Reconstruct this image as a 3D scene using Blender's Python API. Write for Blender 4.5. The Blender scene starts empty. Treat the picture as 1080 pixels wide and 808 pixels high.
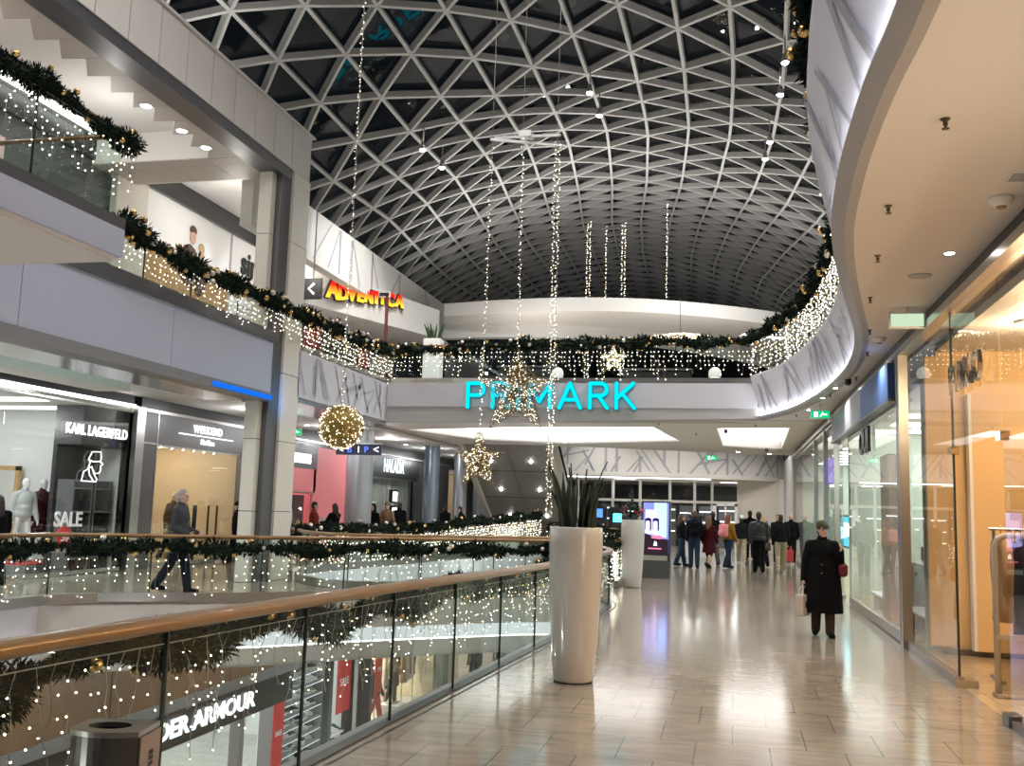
import bpy, bmesh, math, random
from mathutils import Vector, Matrix, Euler
from mathutils.geometry import tessellate_polygon
random.seed(7)
sc = bpy.context.scene
COL = sc.collection
PI = math.pi
R_ = math.radians
sin, cos = math.sin, math.cos
U = random.uniform

# ------------------------------------------------------------------ materials
MATS = {}
def mat(name, col, rough=.5, metal=0., var=0., scale=6., bump=0., emit=0., coat=0., spec=.5):
    """Plain procedural surface: noise-varied colour."""
    if name in MATS: return MATS[name]
    m = bpy.data.materials.new(name); m.use_nodes = True
    nt = m.node_tree; b = nt.nodes['Principled BSDF']
    c = (*col, 1.)
    b.inputs['Base Color'].default_value = c
    b.inputs['Roughness'].default_value = rough
    b.inputs['Metallic'].default_value = metal
    b.inputs['Coat Weight'].default_value = coat
    b.inputs['Specular IOR Level'].default_value = spec
    if emit:
        b.inputs['Emission Color'].default_value = c
        b.inputs['Emission Strength'].default_value = emit
    if var or bump:
        tc = nt.nodes.new('ShaderNodeTexCoord'); n = nt.nodes.new('ShaderNodeTexNoise')
        n.inputs['Scale'].default_value = scale; n.inputs['Detail'].default_value = 4
        nt.links.new(tc.outputs['Object'], n.inputs['Vector'])
        if var:
            mx = nt.nodes.new('ShaderNodeMix'); mx.data_type = 'RGBA'
            mx.inputs[6].default_value = (*[max(0, k*(1-var)) for k in col], 1)
            mx.inputs[7].default_value = (*[min(1, k*(1+var)) for k in col], 1)
            nt.links.new(n.outputs['Fac'], mx.inputs[0]); nt.links.new(mx.outputs[2], b.inputs['Base Color'])
        if bump:
            bp = nt.nodes.new('ShaderNodeBump'); bp.inputs['Strength'].default_value = bump; bp.inputs['Distance'].default_value = .02
            nt.links.new(n.outputs['Fac'], bp.inputs['Height']); nt.links.new(bp.outputs['Normal'], b.inputs['Normal'])
    MATS[name] = m
    return m

def glow(name, col, strength, sample=True):
    if name in MATS: return MATS[name]
    m = bpy.data.materials.new(name); m.use_nodes = True
    nt = m.node_tree; nt.nodes.clear()
    e = nt.nodes.new('ShaderNodeEmission'); o = nt.nodes.new('ShaderNodeOutputMaterial')
    e.inputs[0].default_value = (*col, 1); e.inputs[1].default_value = strength
    nt.links.new(e.outputs[0], o.inputs[0])
    if not sample: m.cycles.emission_sampling = 'NONE'
    MATS[name] = m
    return m

def glass(name, tint=(.93, .97, .95), ior=1.5, refl=(1, 1, 1), rough=.0):
    """Clear sheet glass: see-through with Fresnel reflections."""
    if name in MATS: return MATS[name]
    m = bpy.data.materials.new(name); m.use_nodes = True
    nt = m.node_tree; nt.nodes.clear()
    t = nt.nodes.new('ShaderNodeBsdfTransparent'); g = nt.nodes.new('ShaderNodeBsdfGlossy')
    f = nt.nodes.new('ShaderNodeFresnel'); x = nt.nodes.new('ShaderNodeMixShader'); o = nt.nodes.new('ShaderNodeOutputMaterial')
    t.inputs[0].default_value = (*tint, 1); g.inputs[0].default_value = (*refl, 1); g.inputs['Roughness'].default_value = rough
    f.inputs[0].default_value = ior
    ge = nt.nodes.new('ShaderNodeNewGeometry'); mu = nt.nodes.new('ShaderNodeMath'); mu.operation = 'MULTIPLY_ADD'
    nt.links.new(ge.outputs['Backfacing'], mu.inputs[0]); mu.inputs[1].default_value = -1.; mu.inputs[2].default_value = 1.   # only the entering face reflects
    m2 = nt.nodes.new('ShaderNodeMath'); m2.operation = 'MULTIPLY'; nt.links.new(f.outputs[0], m2.inputs[0]); nt.links.new(mu.outputs[0], m2.inputs[1])
    nt.links.new(m2.outputs[0], x.inputs[0]); nt.links.new(t.outputs[0], x.inputs[1]); nt.links.new(g.outputs[0], x.inputs[2])
    nt.links.new(x.outputs[0], o.inputs[0])
    MATS[name] = m
    return m

def tile_mat(name, c1, c2, cm, bw, rh, rough, off=.5, mortar=.004, vein=.5, rot=0., plane='xy'):
    m = bpy.data.materials.new(name); m.use_nodes = True
    nt = m.node_tree; b = nt.nodes['Principled BSDF']; N = nt.nodes.new; L = nt.links.new
    tc = N('ShaderNodeTexCoord'); mp = N('ShaderNodeMapping')
    if plane == 'yz': mp.inputs['Rotation'].default_value = (0, R_(90), R_(90))
    if plane == 'xz': mp.inputs['Rotation'].default_value = (R_(90), 0, 0)
    L(tc.outputs['Object'], mp.inputs[0])
    br = N('ShaderNodeTexBrick'); br.offset = off; br.inputs['Scale'].default_value = 1.
    br.inputs['Brick Width'].default_value = bw; br.inputs['Row Height'].default_value = rh
    br.inputs['Mortar Size'].default_value = mortar; br.inputs['Color1'].default_value = (*c1, 1)
    br.inputs['Color2'].default_value = (*c2, 1); br.inputs['Mortar'].default_value = (*cm, 1); br.inputs['Bias'].default_value = 0
    L(mp.outputs[0], br.inputs[0])
    n = N('ShaderNodeTexNoise'); n.inputs['Scale'].default_value = 1.6; n.inputs['Detail'].default_value = 8; n.inputs['Distortion'].default_value = 1.2
    st = N('ShaderNodeMapping'); st.inputs['Scale'].default_value = (1., 3.2, 1.)
    L(tc.outputs['Object'], st.inputs[0]); L(st.outputs[0], n.inputs[0])
    rp = N('ShaderNodeMapRange'); rp.inputs[1].default_value = .35; rp.inputs[2].default_value = .7; rp.inputs[3].default_value = 1. - vein*.5; rp.inputs[4].default_value = 1. + vein*.25
    L(n.outputs['Fac'], rp.inputs[0])
    mx = N('ShaderNodeMix'); mx.data_type = 'RGBA'; mx.blend_type = 'MULTIPLY'; mx.inputs[0].default_value = 1.
    L(br.outputs['Color'], mx.inputs[6]); L(rp.outputs[0], mx.inputs[7]); L(mx.outputs[2], b.inputs['Base Color'])
    n2 = N('ShaderNodeTexNoise'); n2.inputs['Scale'].default_value = 9.; n2.inputs['Detail'].default_value = 5
    L(tc.outputs['Object'], n2.inputs[0])
    rr = N('ShaderNodeMapRange'); rr.inputs[3].default_value = rough*.7; rr.inputs[4].default_value = rough*1.4
    L(n2.outputs['Fac'], rr.inputs[0]); L(rr.outputs[0], b.inputs['Roughness'])
    b.inputs['Specular IOR Level'].default_value = .95
    MATS[name] = m
    return m

# ------------------------------------------------------------------ mesh builder
class MB:
    def __init__(s): s.v = []; s.f = []; s.mi = []; s.cur = 0; s.sm = []; s.smooth = False
    def add(s, vs, fs):
        b = len(s.v); s.v += [tuple(p) for p in vs]
        for f in fs: s.f.append([b+i for i in f]); s.mi.append(s.cur); s.sm.append(s.smooth)
        return s
    def box(s, x0, x1, y0, y1, z0, z1, M=None):
        vs = [(x, y, z) for z in (z0, z1) for y in (y0, y1) for x in (x0, x1)]
        if M is not None: vs = [M @ Vector(p) for p in vs]
        return s.add(vs, [(0, 2, 3, 1), (4, 5, 7, 6), (0, 1, 5, 4), (2, 6, 7, 3), (0, 4, 6, 2), (1, 3, 7, 5)])
    def bbox(s, x0, x1, y0, y1, z0, z1, r=.01, seg=2, M=None):
        bm = bmesh.new(); bmesh.ops.create_cube(bm, size=1.)
        for v in bm.verts: v.co = Vector((x0+(v.co.x+.5)*(x1-x0), y0+(v.co.y+.5)*(y1-y0), z0+(v.co.z+.5)*(z1-z0)))
        bmesh.ops.bevel(bm, geom=list(bm.edges), offset=r, segments=seg, affect='EDGES', profile=.5)
        return s.bm(bm, M)
    def bm(s, bm, M=None):
        bm.verts.index_update()
        s.add([(M @ v.co if M is not None else v.co) for v in bm.verts], [[v.index for v in f.verts] for f in bm.faces]); bm.free(); return s
    def beam(s, p, q, w, h, up=(0, 0, 1)):
        p, q = Vector(p), Vector(q); d = (q-p).normalized(); u = Vector(up)
        a = d.cross(u)
        if a.length < 1e-4: a = d.cross(Vector((1, 0, 0)))
        a.normalize(); u = a.cross(d)
        a *= w/2; u *= h/2
        return s.add([p-a-u, p+a-u, p+a+u, p-a+u, q-a-u, q+a-u, q+a+u, q-a+u],
                     [(0, 1, 2, 3), (7, 6, 5, 4), (0, 4, 5, 1), (1, 5, 6, 2), (2, 6, 7, 3), (3, 7, 4, 0)])
    def cyl(s, c, r, z0, z1, n=16, r2=None):
        r2 = r if r2 is None else r2
        return s.lathe(c, [(r, z0), (r2, z1)], n, True)
    def lathe(s, c, prof, n=24, caps=True):
        cx, cy = c; vs = []; fs = []
        for r, z in prof:
            for k in range(n): a = 2*PI*k/n; vs.append((cx+r*cos(a), cy+r*sin(a), z))
        for i in range(len(prof)-1):
            for k in range(n): k2 = (k+1) % n; fs.append((i*n+k, i*n+k2, (i+1)*n+k2, (i+1)*n+k))
        if caps:
            fs.append(tuple(range(n))[::-1]); m = (len(prof)-1)*n; fs.append(tuple(range(m, m+n)))
        return s.add(vs, fs)
    def tube(s, pts, r, n=8, caps=True, closed=False):
        pts = [Vector(p) for p in pts]; N = len(pts)
        rs = r if isinstance(r, (list, tuple)) else [r]*N
        vs = []; fs = []; prev = None
        for i, p in enumerate(pts):
            if closed: t = pts[(i+1) % N]-pts[i-1]
            else: t = pts[min(i+1, N-1)]-pts[max(i-1, 0)]
            if t.length < 1e-9: t = Vector((0, 0, 1))
            t.normalize()
            if prev is None:
                a = t.cross(Vector((0, 0, 1)))
                if a.length < .05: a = t.cross(Vector((1, 0, 0)))
            else:
                a = prev - t*prev.dot(t)
                if a.length < 1e-6: a = t.cross(Vector((0, 0, 1)))
            a.normalize(); prev = a; b = t.cross(a)
            for k in range(n): th = 2*PI*k/n; vs.append(p+(a*cos(th)+b*sin(th))*rs[i])
        M = N if closed else N-1
        for i in range(M):
            j = (i+1) % N
            for k in range(n): k2 = (k+1) % n; fs.append((i*n+k, i*n+k2, j*n+k2, j*n+k))
        if caps and not closed: fs.append(tuple(range(n))[::-1]); fs.append(tuple(range((N-1)*n, N*n)))
        return s.add(vs, fs)
    def sweep(s, pts, prof, caps=True):
        """profile (side, up) swept along a path; side is horizontal."""
        pts = [Vector(p) for p in pts]; N = len(pts); n = len(prof); vs = []; fs = []
        for i, p in enumerate(pts):
            t = pts[min(i+1, N-1)]-pts[max(i-1, 0)]; t.z = 0; t.normalize()
            sd = Vector((t.y, -t.x, 0))
            for a, b in prof: vs.append(p+sd*a+Vector((0, 0, b)))
        for i in range(N-1):
            for k in range(n): k2 = (k+1) % n; fs.append((i*n+k, i*n+k2, (i+1)*n+k2, (i+1)*n+k))
        if caps: fs.append(tuple(range(n))[::-1]); fs.append(tuple(range((N-1)*n, N*n)))
        return s.add(vs, fs)
    def prism(s, poly, z0, z1, holes=(), bottom=True, top=True, sides=True):
        loops = [list(poly)]+[list(h) for h in holes]
        flat = [p for l in loops for p in l]; n = len(flat)
        tri = tessellate_polygon([[Vector((p[0], p[1], 0)) for p in l] for l in loops])
        vs = [(p[0], p[1], z0) for p in flat]+[(p[0], p[1], z1) for p in flat]; fs = []
        for t in tri:
            a, b, c = [Vector((*flat[i][:2], 0)) for i in t]
            if (b-a).cross(c-a).z < 0: t = t[::-1]
            if top: fs.append(tuple(n+i for i in t))
            if bottom: fs.append(tuple(t)[::-1])
        if sides:
            o = 0
            for l in loops:
                m = len(l)
                for k in range(m): i, j = o+k, o+(k+1) % m; fs.append((i, j, n+j, n+i))
                o += m
        return s.add(vs, fs)
    def ico(s, c, r, sub=1, sx=1, sy=1, sz=1):
        bm = bmesh.new(); bmesh.ops.create_icosphere(bm, subdivisions=sub, radius=1.)
        for v in bm.verts: v.co = Vector((c[0]+v.co.x*r*sx, c[1]+v.co.y*r*sy, c[2]+v.co.z*r*sz))
        return s.bm(bm)
    def octa(s, c, r):
        x, y, z = c
        return s.add([(x+r, y, z), (x-r, y, z), (x, y+r, z), (x, y-r, z), (x, y, z+r), (x, y, z-r)],
                     [(0, 2, 4), (2, 1, 4), (1, 3, 4), (3, 0, 4), (2, 0, 5), (1, 2, 5), (3, 1, 5), (0, 3, 5)])
    def build(s, name, m, parent=None, kind=None, loc=None, rotz=0., keep=False):
        """m: material or list. Vertices are in world space if parent sits unrotated; recentred on the base."""
        me = bpy.data.meshes.new(name)
        if s.v and not keep:
            lo = [min(p[i] for p in s.v) for i in range(3)]; hi = [max(p[i] for p in s.v) for i in range(3)]
            c = Vector(((lo[0]+hi[0])/2, (lo[1]+hi[1])/2, lo[2]))
        else: c = Vector((0, 0, 0))
        me.from_pydata([(p[0]-c.x, p[1]-c.y, p[2]-c.z) for p in s.v], [], s.f)
        for k in (m if isinstance(m, list) else [m]): me.materials.append(k)
        me.polygons.foreach_set('material_index', s.mi)
        me.polygons.foreach_set('use_smooth', s.sm)
        me.update()
        return put(name, me, c, parent, kind, loc, rotz)

WL = {}
def put(name, me, c=(0, 0, 0), parent=None, kind=None, loc=None, rotz=0., world=True):
    o = bpy.data.objects.new(name, me); COL.objects.link(o)
    c = Vector(c)
    o.location = c - (WL.get(parent.name, Vector((0, 0, 0))) if parent else Vector((0, 0, 0)))
    if loc is not None: o.location = loc
    o.rotation_euler = (0, 0, rotz)
    WL[o.name] = c if loc is None else Vector(loc)
    if parent: o.parent = parent
    if kind: o['kind'] = kind
    return o

def tag(o, label, cat, group=None, kind=None):
    o['label'] = label; o['category'] = cat
    if group: o['group'] = group
    if kind: o['kind'] = kind
    return o

def thing(name, label, cat, loc=(0, 0, 0), rotz=0., group=None, local=False):
    """Empty at the base. local=True: the parts are written in its own coordinates."""
    o = bpy.data.objects.new(name, None); COL.objects.link(o); o.empty_display_size = .2
    o.location = loc; o.rotation_euler = (0, 0, rotz); WL[o.name] = Vector((0, 0, 0)) if local else Vector(loc)
    return tag(o, label, cat, group)

def kids(o): return [c for c in ALLK.get(o.name, [])]
def dup(root, loc, rotz=None, label=None, group=None, scale=None):
    r = root.copy(); COL.objects.link(r); r.location = loc
    if rotz is not None: r.rotation_euler = (0, 0, rotz)
    if scale: r.scale = (scale, scale, scale)
    if label: r['label'] = label
    if group: r['group'] = group
    for ch in root.children:
        c = ch.copy(); COL.objects.link(c); c.parent = r
        for g in ch.children:
            d = g.copy(); COL.objects.link(d); d.parent = c
    return r

def structure(name, mb, m): return mb.build(name, m, kind='structure', keep=True)

# ------------------------------------------------------------------ curves
def crom(P, n=8):
    P = [Vector((*p, 0)) if len(p) == 2 else Vector(p) for p in P]; out = []
    for i in range(len(P)-1):
        a, b, c, d = P[max(i-1, 0)], P[i], P[i+1], P[min(i+2, len(P)-1)]
        for k in range(n):
            t = k/n
            out.append(.5*((2*b)+(c-a)*t+(2*a-5*b+4*c-d)*t*t+(3*b-a-3*c+d)*t**3))
    out.append(P[-1]); return out
def resample(P, step):
    P = [Vector(p) for p in P]; L = [0]
    for i in range(1, len(P)): L.append(L[-1]+(P[i]-P[i-1]).length)
    n = max(1, round(L[-1]/step)); out = []; j = 0
    for k in range(n+1):
        s = L[-1]*k/n
        while j < len(P)-2 and L[j+1] < s: j += 1
        t = (s-L[j])/max(1e-9, L[j+1]-L[j]); out.append(P[j].lerp(P[j+1], min(1, t)))
    return out
def offs(P, d):
    """shift a path sideways (to its right for d > 0)"""
    out = []
    for i, p in enumerate(P):
        t = P[min(i+1, len(P)-1)]-P[max(i-1, 0)]; t = Vector((t.x, t.y, 0)).normalized()
        out.append(Vector((p.x+t.y*d, p.y-t.x*d, p.z)))
    return out
def zed(P, z): return [Vector((p[0], p[1], z)) for p in P]
def xy(P): return [(p[0], p[1]) for p in P]

def text_mb(txt, size, depth=.02, bold=0., spacing=1., align='CENTER', sx=1.):
    cu = bpy.data.curves.new('t', 'FONT'); cu.body = txt; cu.size = size; cu.extrude = depth/2; cu.offset = bold
    cu.space_character = spacing; cu.align_x = align; cu.align_y = 'CENTER'; cu.resolution_u = 3
    o = bpy.data.objects.new('t', cu); COL.objects.link(o)
    me = bpy.data.meshes.new_from_object(o.evaluated_get(bpy.context.evaluated_depsgraph_get()))
    mb = MB(); mb.add([(v.co.x*sx, v.co.y, v.co.z) for v in me.vertices], [list(p.vertices) for p in me.polygons])
    bpy.data.objects.remove(o); bpy.data.curves.remove(cu); bpy.data.meshes.remove(me)
    return mb
def place(mb, loc, rotz):
    """stand an xy-plane mesh upright at loc: rotz 0 faces -y, 90 faces +x, -90 faces -x"""
    M = Matrix.Translation(loc) @ Euler((PI/2, 0, R_(rotz))).to_matrix().to_4x4()
    mb.v = [tuple(M @ Vector(p)) for p in mb.v]; return mb
def lettering(txt, size, loc, rotz, m, parent, name='lettering', **k):
    return place(text_mb(txt, size, **k), loc, rotz).build(name, m, parent)

def lamp(kind, loc, energy, col=(1, 1, 1), size=.1, rot=(0, 0, 0), sy=None, spot=None, blend=.5):
    d = bpy.data.lights.new('lamp_'+kind.lower(), kind); d.energy = energy; d.color = col
    if kind == 'AREA':
        d.size = size
        if sy: d.shape = 'RECTANGLE'; d.size_y = sy
    else: d.shadow_soft_size = size
    if kind == 'SPOT' and spot: d.spot_size = R_(spot); d.spot_blend = blend
    o = bpy.data.objects.new('lamp_'+kind.lower(), d); COL.objects.link(o); o.location = loc; o.rotation_euler = rot
    return o
# ------------------------------------------------------------------ palette
M_floor = tile_mat('travertine_floor', (.37, .31, .245), (.335, .282, .223), (.09, .077, .062), .52, .69, .12, vein=.5)
M_floor_w = tile_mat('pale_stone_floor', (.50, .49, .46), (.45, .44, .42), (.2, .19, .18), .6, .6, .12, vein=.25)
M_shopfloor = tile_mat('warm_shop_floor', (.62, .46, .28), (.58, .42, .25), (.25, .18, .1), .6, .6, .12, vein=.3)
M_white = mat('white_plaster', (.72, .71, .69), .6)
M_ceil = mat('warm_white_ceiling', (.76, .72, .68), .7)
M_soffit = mat('soffit_plaster', (.70, .68, .65), .65)
M_fascia = mat('lilac_white_fascia', (.70, .69, .76), .45)
M_panel = mat('grey_lilac_panel', (.42, .45, .56), .3)
M_stone = mat('pale_cladding_panel', (.56, .53, .50), .45, var=.04, scale=3)
M_stonew = mat('cream_cladding_panel', (.66, .63, .56), .5, var=.04, scale=3)
M_joint = mat('dark_panel_joint', (.09, .085, .08), .6)
M_stick = mat('grey_stick_inlay', (.42, .41, .46), .5)
M_lip = mat('grey_metal_lip', (.36, .35, .36), .4)
M_steel = mat('brushed_steel', (.50, .49, .47), .28, 1.)
M_dsteel = mat('dark_steel', (.14, .14, .15), .35, .6)
M_black = mat('black_panel', (.018, .018, .02), .3)
M_dark = mat('dark_grey_panel', (.07, .07, .075), .4)
M_grey = mat('mid_grey_panel', (.20, .20, .21), .4)
M_brown = mat('brown_cladding', (.19, .105, .05), .45, var=.1, scale=2)
M_bronze = mat('bronze_handrail', (.30, .175, .075), .3, .3, var=.12, scale=5, coat=.3)
M_roofbar = mat('roof_steel_white', (.66, .65, .63), .4)
M_roofglass = glass('night_roof_glass', (.55, .6, .6), 1.5)
M_glass = glass('clear_balustrade_glass', (.93, .97, .95), 1.42)
M_shopglass = glass('shop_window_glass', (.96, .97, .96), 1.5)
M_led = glow('white_led', (1, .98, .95), 5)
M_ledc = glow('cool_white_led', (.86, .95, 1), 1.8)
M_cof = glow('coffer_light', (1, .97, .93), 2.7)
M_down = glow('downlight_lens', (1, .97, .92), 30)
M_blueglow = glow('blue_reflection_glow', (.01, .16, .85), 1.0)  # glow colour for the sign light reflected on the fascia
M_teal = mat('pale_teal_plaster', (.62, .80, .78), .6)

# ------------------------------------------------------------------ plan curves
Z2 = 5.0; ZS = 4.13
# right edge of the near void with handrail heights
RAIL = crom([(-2.9, -3, 1.06), (-2.82, 1.5, 1.06), (-2.76, 3.4, 1.06), (-2.70, 4.7, 1.05), (-2.60, 7, 1.03), (-2.48, 9.3, 1.0), (-2.34, 11.8, .97),
             (-2.22, 14.4, .96), (-2.13, 16.6, .96), (-2.2, 18.2, .97), (-2.6, 19.3, .98)], 6)
BF = crom([(-10.3, 13.3), (-8.9, 14.2), (-7.6, 15.2), (-6.3, 16.6), (-5, 17.8), (-3.8, 18.8), (-2.6, 19.3)], 6)
BB = crom([(-2.8, 21.9), (-3.8, 21.6), (-5, 20.6), (-6.2, 19.4), (-7.1, 18.6), (-8.2, 18.9), (-9.2, 20.2), (-9.8, 22), (-9.3, 26.5), (-8.5, 32), (-7.3, 38)], 6)
hole1 = xy(RAIL)+xy(BF[::-1])[1:]+[(-10.3, -3)]
hole2 = xy(BB)+[(-2.9, 37.2), (-2.75, 30), (-2.75, 23)]
fl = MB().prism([(-13.5, -5), (2.28, -5), (2.28, 64), (-13.5, 64)], -.02, 0, [hole1, hole2], bottom=False)
structure('floor_gallery', fl, M_floor)
sf = MB()
sf.prism([(-13.5, -5), (2.28, -5), (2.28, 64), (-13.5, 64)], -1.02, -.98, [hole1, hole2], top=False)
structure('ceiling_lower_level', sf, M_soffit)
structure('floor_lower_level', MB().box(-24, 8, -6, 66, -5.2, -5), M_floor_w)
structure('floor_shops_west', MB().box(-24, -13.5, -5, 64, -.3, -.004), M_floor_w)
structure('floor_shops_east', MB().box(2.28, 9, -5, 14.1, -.3, -.002).box(2.28, 9, 14.1, 64, -.3, -.002), M_shopfloor)

def band(path, z0, z1, t, mb=None):
    mb = mb or MB(); return mb.sweep(zed(path, 0), [(0, z0), (t, z0), (t, z1), (0, z1)])
# edge bands around the voids: grey, lit cove, grey
P1 = [Vector((-10.3, -3, 0))]+[Vector((p.x, p.y, 0)) for p in BF]
g = MB(); l = MB(); lf = MB()
band(P1[:2], -.55, -.01, -.1, lf); band(P1[:2], -1.0, -.55, -.1, lf); band(P1[1:], -.48, -.01, -.1, g); band(P1[1:], -1.02, -.72, -.1, g); band(P1[1:], -.72, -.48, -.05, l); ln = MB(); band(P1[1:], -.725, -.70, -.04, ln); structure('trim_bridge_light_line', ln, M_led)
band(offs(RAIL, 0), -1., -.01, .1, g)
structure('trim_bridge_edge', g, M_stone); structure('trim_bridge_light_cove', l, glow('cove_light', (.93, .98, 1), .72)); structure('trim_gallery_edge', lf, M_fascia)
g = MB(); band([Vector((p.x, p.y, 0)) for p in BB], -1., -.01, .1, g); band([Vector((-2.75, 22, 0)), Vector((-2.75, 30, 0)), Vector((-2.9, 37.2, 0))], -1., -.01, .1, g)
structure('trim_far_void_edge', g, M_fascia)

def sticks(P, z0, z1, n, mb, out=.012, seed=1, w=.05):
    """the irregular pick-up-stick strips set into a fascia that follows path P (z0 at the foot, z1 at the head)"""
    rnd = random.Random(seed); Q = resample(P, .08); N = len(Q)
    D0 = offs(Q, 0)
    for k in range(n):
        u = (k+.5)/n*(N-1); a = u+rnd.uniform(-2, 2); slope = rnd.choice([0, 0, .55, -.55, .9, -.7])
        h0, h1 = rnd.choice([(0, 1), (0, 1), (.05, .8), (.25, 1), (.0, .6)]); wd = w*rnd.uniform(.7, 1.3)
        if rnd.random() < .13: h0 = rnd.uniform(.25, .6); slope = 4.5; h1 = h0+.25
        s = 8; pl = []
        for j in range(s+1):
            t = j/s; f = min(max(a+slope*(h1-h0)*t*(z1-z0)/.08, 0), N-1.001); i = int(f); p = Q[i].lerp(Q[i+1], f-i)
            tg = (Q[i+1]-Q[i]).normalized(); pl.append((p, tg, z0+(z1-z0)*(h0+(h1-h0)*t)))
        vs = []; fs = []
        tz = 1/math.sqrt(1+slope*slope)
        for p, tg, z in pl:
            nrm = Vector((tg.y, -tg.x, 0))
            for sg in (-1, 1):
                q = p+nrm*out+tg*sg*wd/2*(1 if slope < 3 else .4); dz = 0 if slope < 3 else sg*wd/2
                lean = LEAN(z) if LEAN else 0
                vs.append((q.x+nrm.x*lean, q.y+nrm.y*lean, z+dz))
        for j in range(s): fs.append((2*j, 2*j+1, 2*j+3, 2*j+2))
        mb.add(vs, fs)
LEAN = None
mb = MB(); Pb = [Vector((p.x, p.y, 0)) for p in BB]
sticks(Pb[20:], -.95, -.05, 34, mb, out=.115, seed=5); structure('trim_far_void_sticks', mb, M_stick)

# ------------------------------------------------------------------ upper slab on the shop side: S-curved fascia with a light groove
lipx = [(.83, -4), (.80, 2.5), (.78, 4.8), (.74, 5.7), (.73, 6.5), (.75, 7.4), (.83, 8.7), (1.02, 10.2), (1.31, 12), (1.6, 13.8), (1.80, 15.9), (1.85, 18.2), (1.68, 21.2), (1.28, 24.0), (.62, 26.0)]
LIP = crom(lipx, 5)
rt = MB(); sof = xy(offs(LIP, .12))+[(2.3, 26.2), (2.3, -4)]
rt.prism(sof, ZS, ZS+.12, top=False); structure('ceiling_gallery', rt, M_ceil)
lip = MB(); lip.sweep(zed(LIP, 0), [(0, ZS+.04), (.11, ZS-.01), (.19, ZS+.0), (.19, ZS+.1), (.02, ZS+.11)]); structure('trim_lip', lip, M_lip)
led = MB(); led.sweep(zed(offs(LIP, .05), 0), [(0, ZS+.115), (.05, ZS+.115), (.05, ZS+.14), (0, ZS+.14)]); structure('trim_lip_light', led, glow('lip_led', (.93, .96, 1), 34))
fa = MB(); fa.sweep(zed(LIP, 0), [(.12, ZS+.08), (-.19, 5.22), (-.19, 5.27), (.3, 5.27), (.3, ZS+.08)]); structure('wall_upper_fascia', fa, M_fascia)
LEAN = lambda z: .12-(z-ZS-.08)/(5.22-ZS-.08)*.31-.024
mb = MB(); sticks(zed(LIP, 0), ZS+.14, 5.2, 60, mb, out=0, seed=11, w=.11); LEAN = None
structure('trim_upper_fascia_sticks', mb, M_stick)
structure('floor_upper_gallery', MB().prism(xy(offs(LIP, .1))+[(2.6, 26.2), (9, 26.2), (9, -4)], 4.98, 5.05), M_floor_w)

# ------------------------------------------------------------------ cross slab that carries the big sign
def zlo(x): return 3.96+(x+9.5)/10*.2
cs = MB(); cs.box(-9.5, .62, 26.0, 26.3, 4.42, 5.08)
M_fascia2 = mat('grey_lilac_fascia', (.57, .56, .60), .5)
structure('wall_sign_fascia', cs, M_fascia2)
st = MB(); st.add([(-9.6, 26.03, zlo(-9.6)), (.66, 26.03, zlo(.66)), (.66, 26.03, 4.44), (-9.6, 26.03, 4.44), (-9.6, 27.6, ZS), (.66, 27.0, ZS)], [(0, 1, 2, 3), (0, 4, 5, 1)])
structure('trim_sign_fascia', st, mat('grey_fascia_foot', (.42, .41, .40), .5))
cofs = {'a': [(-10.4, 30.4), (-6, 28.9), (-2.25, 28.5), (-1.75, 34), (-6, 36), (-9, 34.6)], 'b': [(-.45, 28.7), (1.55, 28.3), (1.75, 37.6), (-.35, 36)], 'c': [(-12.9, 31.6), (-11.9, 33.2), (-12.6, 37.8), (-13.3, 36)]}
for k in cofs:  # counter-clockwise
    P = cofs[k]; a = sum(P[i][0]*P[(i+1) % len(P)][1]-P[(i+1) % len(P)][0]*P[i][1] for i in range(len(P)))
    if a < 0: cofs[k] = P[::-1]
back = xy(crom([(2.3, 41), (-1.2, 39.7), (-6.2, 37.6), (-10, 38.6), (-13.5, 41)], 6))
slab = [(-13.5, 26.25), (-9.6, 26.25), (2.3, 26.25)]+back
s2 = MB(); s2.prism(slab, ZS, ZS+.05, list(cofs.values()), top=False)
for P in cofs.values():
    for i in range(len(P)):
        (x0, y0), (x1, y1) = P[i], P[(i+1) % len(P)]; s2.add([(x0, y0, ZS), (x1, y1, ZS), (x1, y1, ZS+.35), (x0, y0, ZS+.35)], [(0, 1, 2, 3)])
structure('ceiling_cross_slab', s2, M_soffit)
structure('floor_cross_slab', MB().prism([(-13.5, 26.1), (-9.5, 26.1), (.62, 26.1), (2.6, 26.1)]+back, 4.6, 5.05), M_floor_w)
for k, P in cofs.items():
    c = MB(); c.prism(P, ZS+.34, ZS+.36); structure('trim_ceiling_coffer', c, M_cof)
# far curved bulkhead with sticks, and the soffit beyond it
PB = crom([(-14, 47.5), (-9, 45.4), (-4, 45), (1, 46.6), (3, 48.5)], 8)
b = MB(); band(PB, 3.35, 4.9, -.3, b); structure('wall_far_bulkhead', b, M_white)
b = MB(); sticks(PB, 3.5, 4.7, 54, b, seed=3, w=.1); structure('trim_far_bulkhead_sticks', b, M_stick)
b = MB(); b.prism(xy(offs(PB, .1))+[(3, 58), (-14, 58)], 3.3, 3.4); structure('ceiling_far_hall', b, M_soffit)
b = MB(); b.box(-8.6, -1.0, 46.0, 46.35, 3.27, 3.31); b.box(-.6, 1.3, 48.5, 50.2, 3.27, 3.31); structure('trim_far_ceiling_light', b, glow('far_light', (.95, .98, 1), 5))
structure('floor_upper_far', MB().prism(xy(PB)+[(3, 60), (-14, 60)], 4.7, 4.9), M_floor_w)

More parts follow.
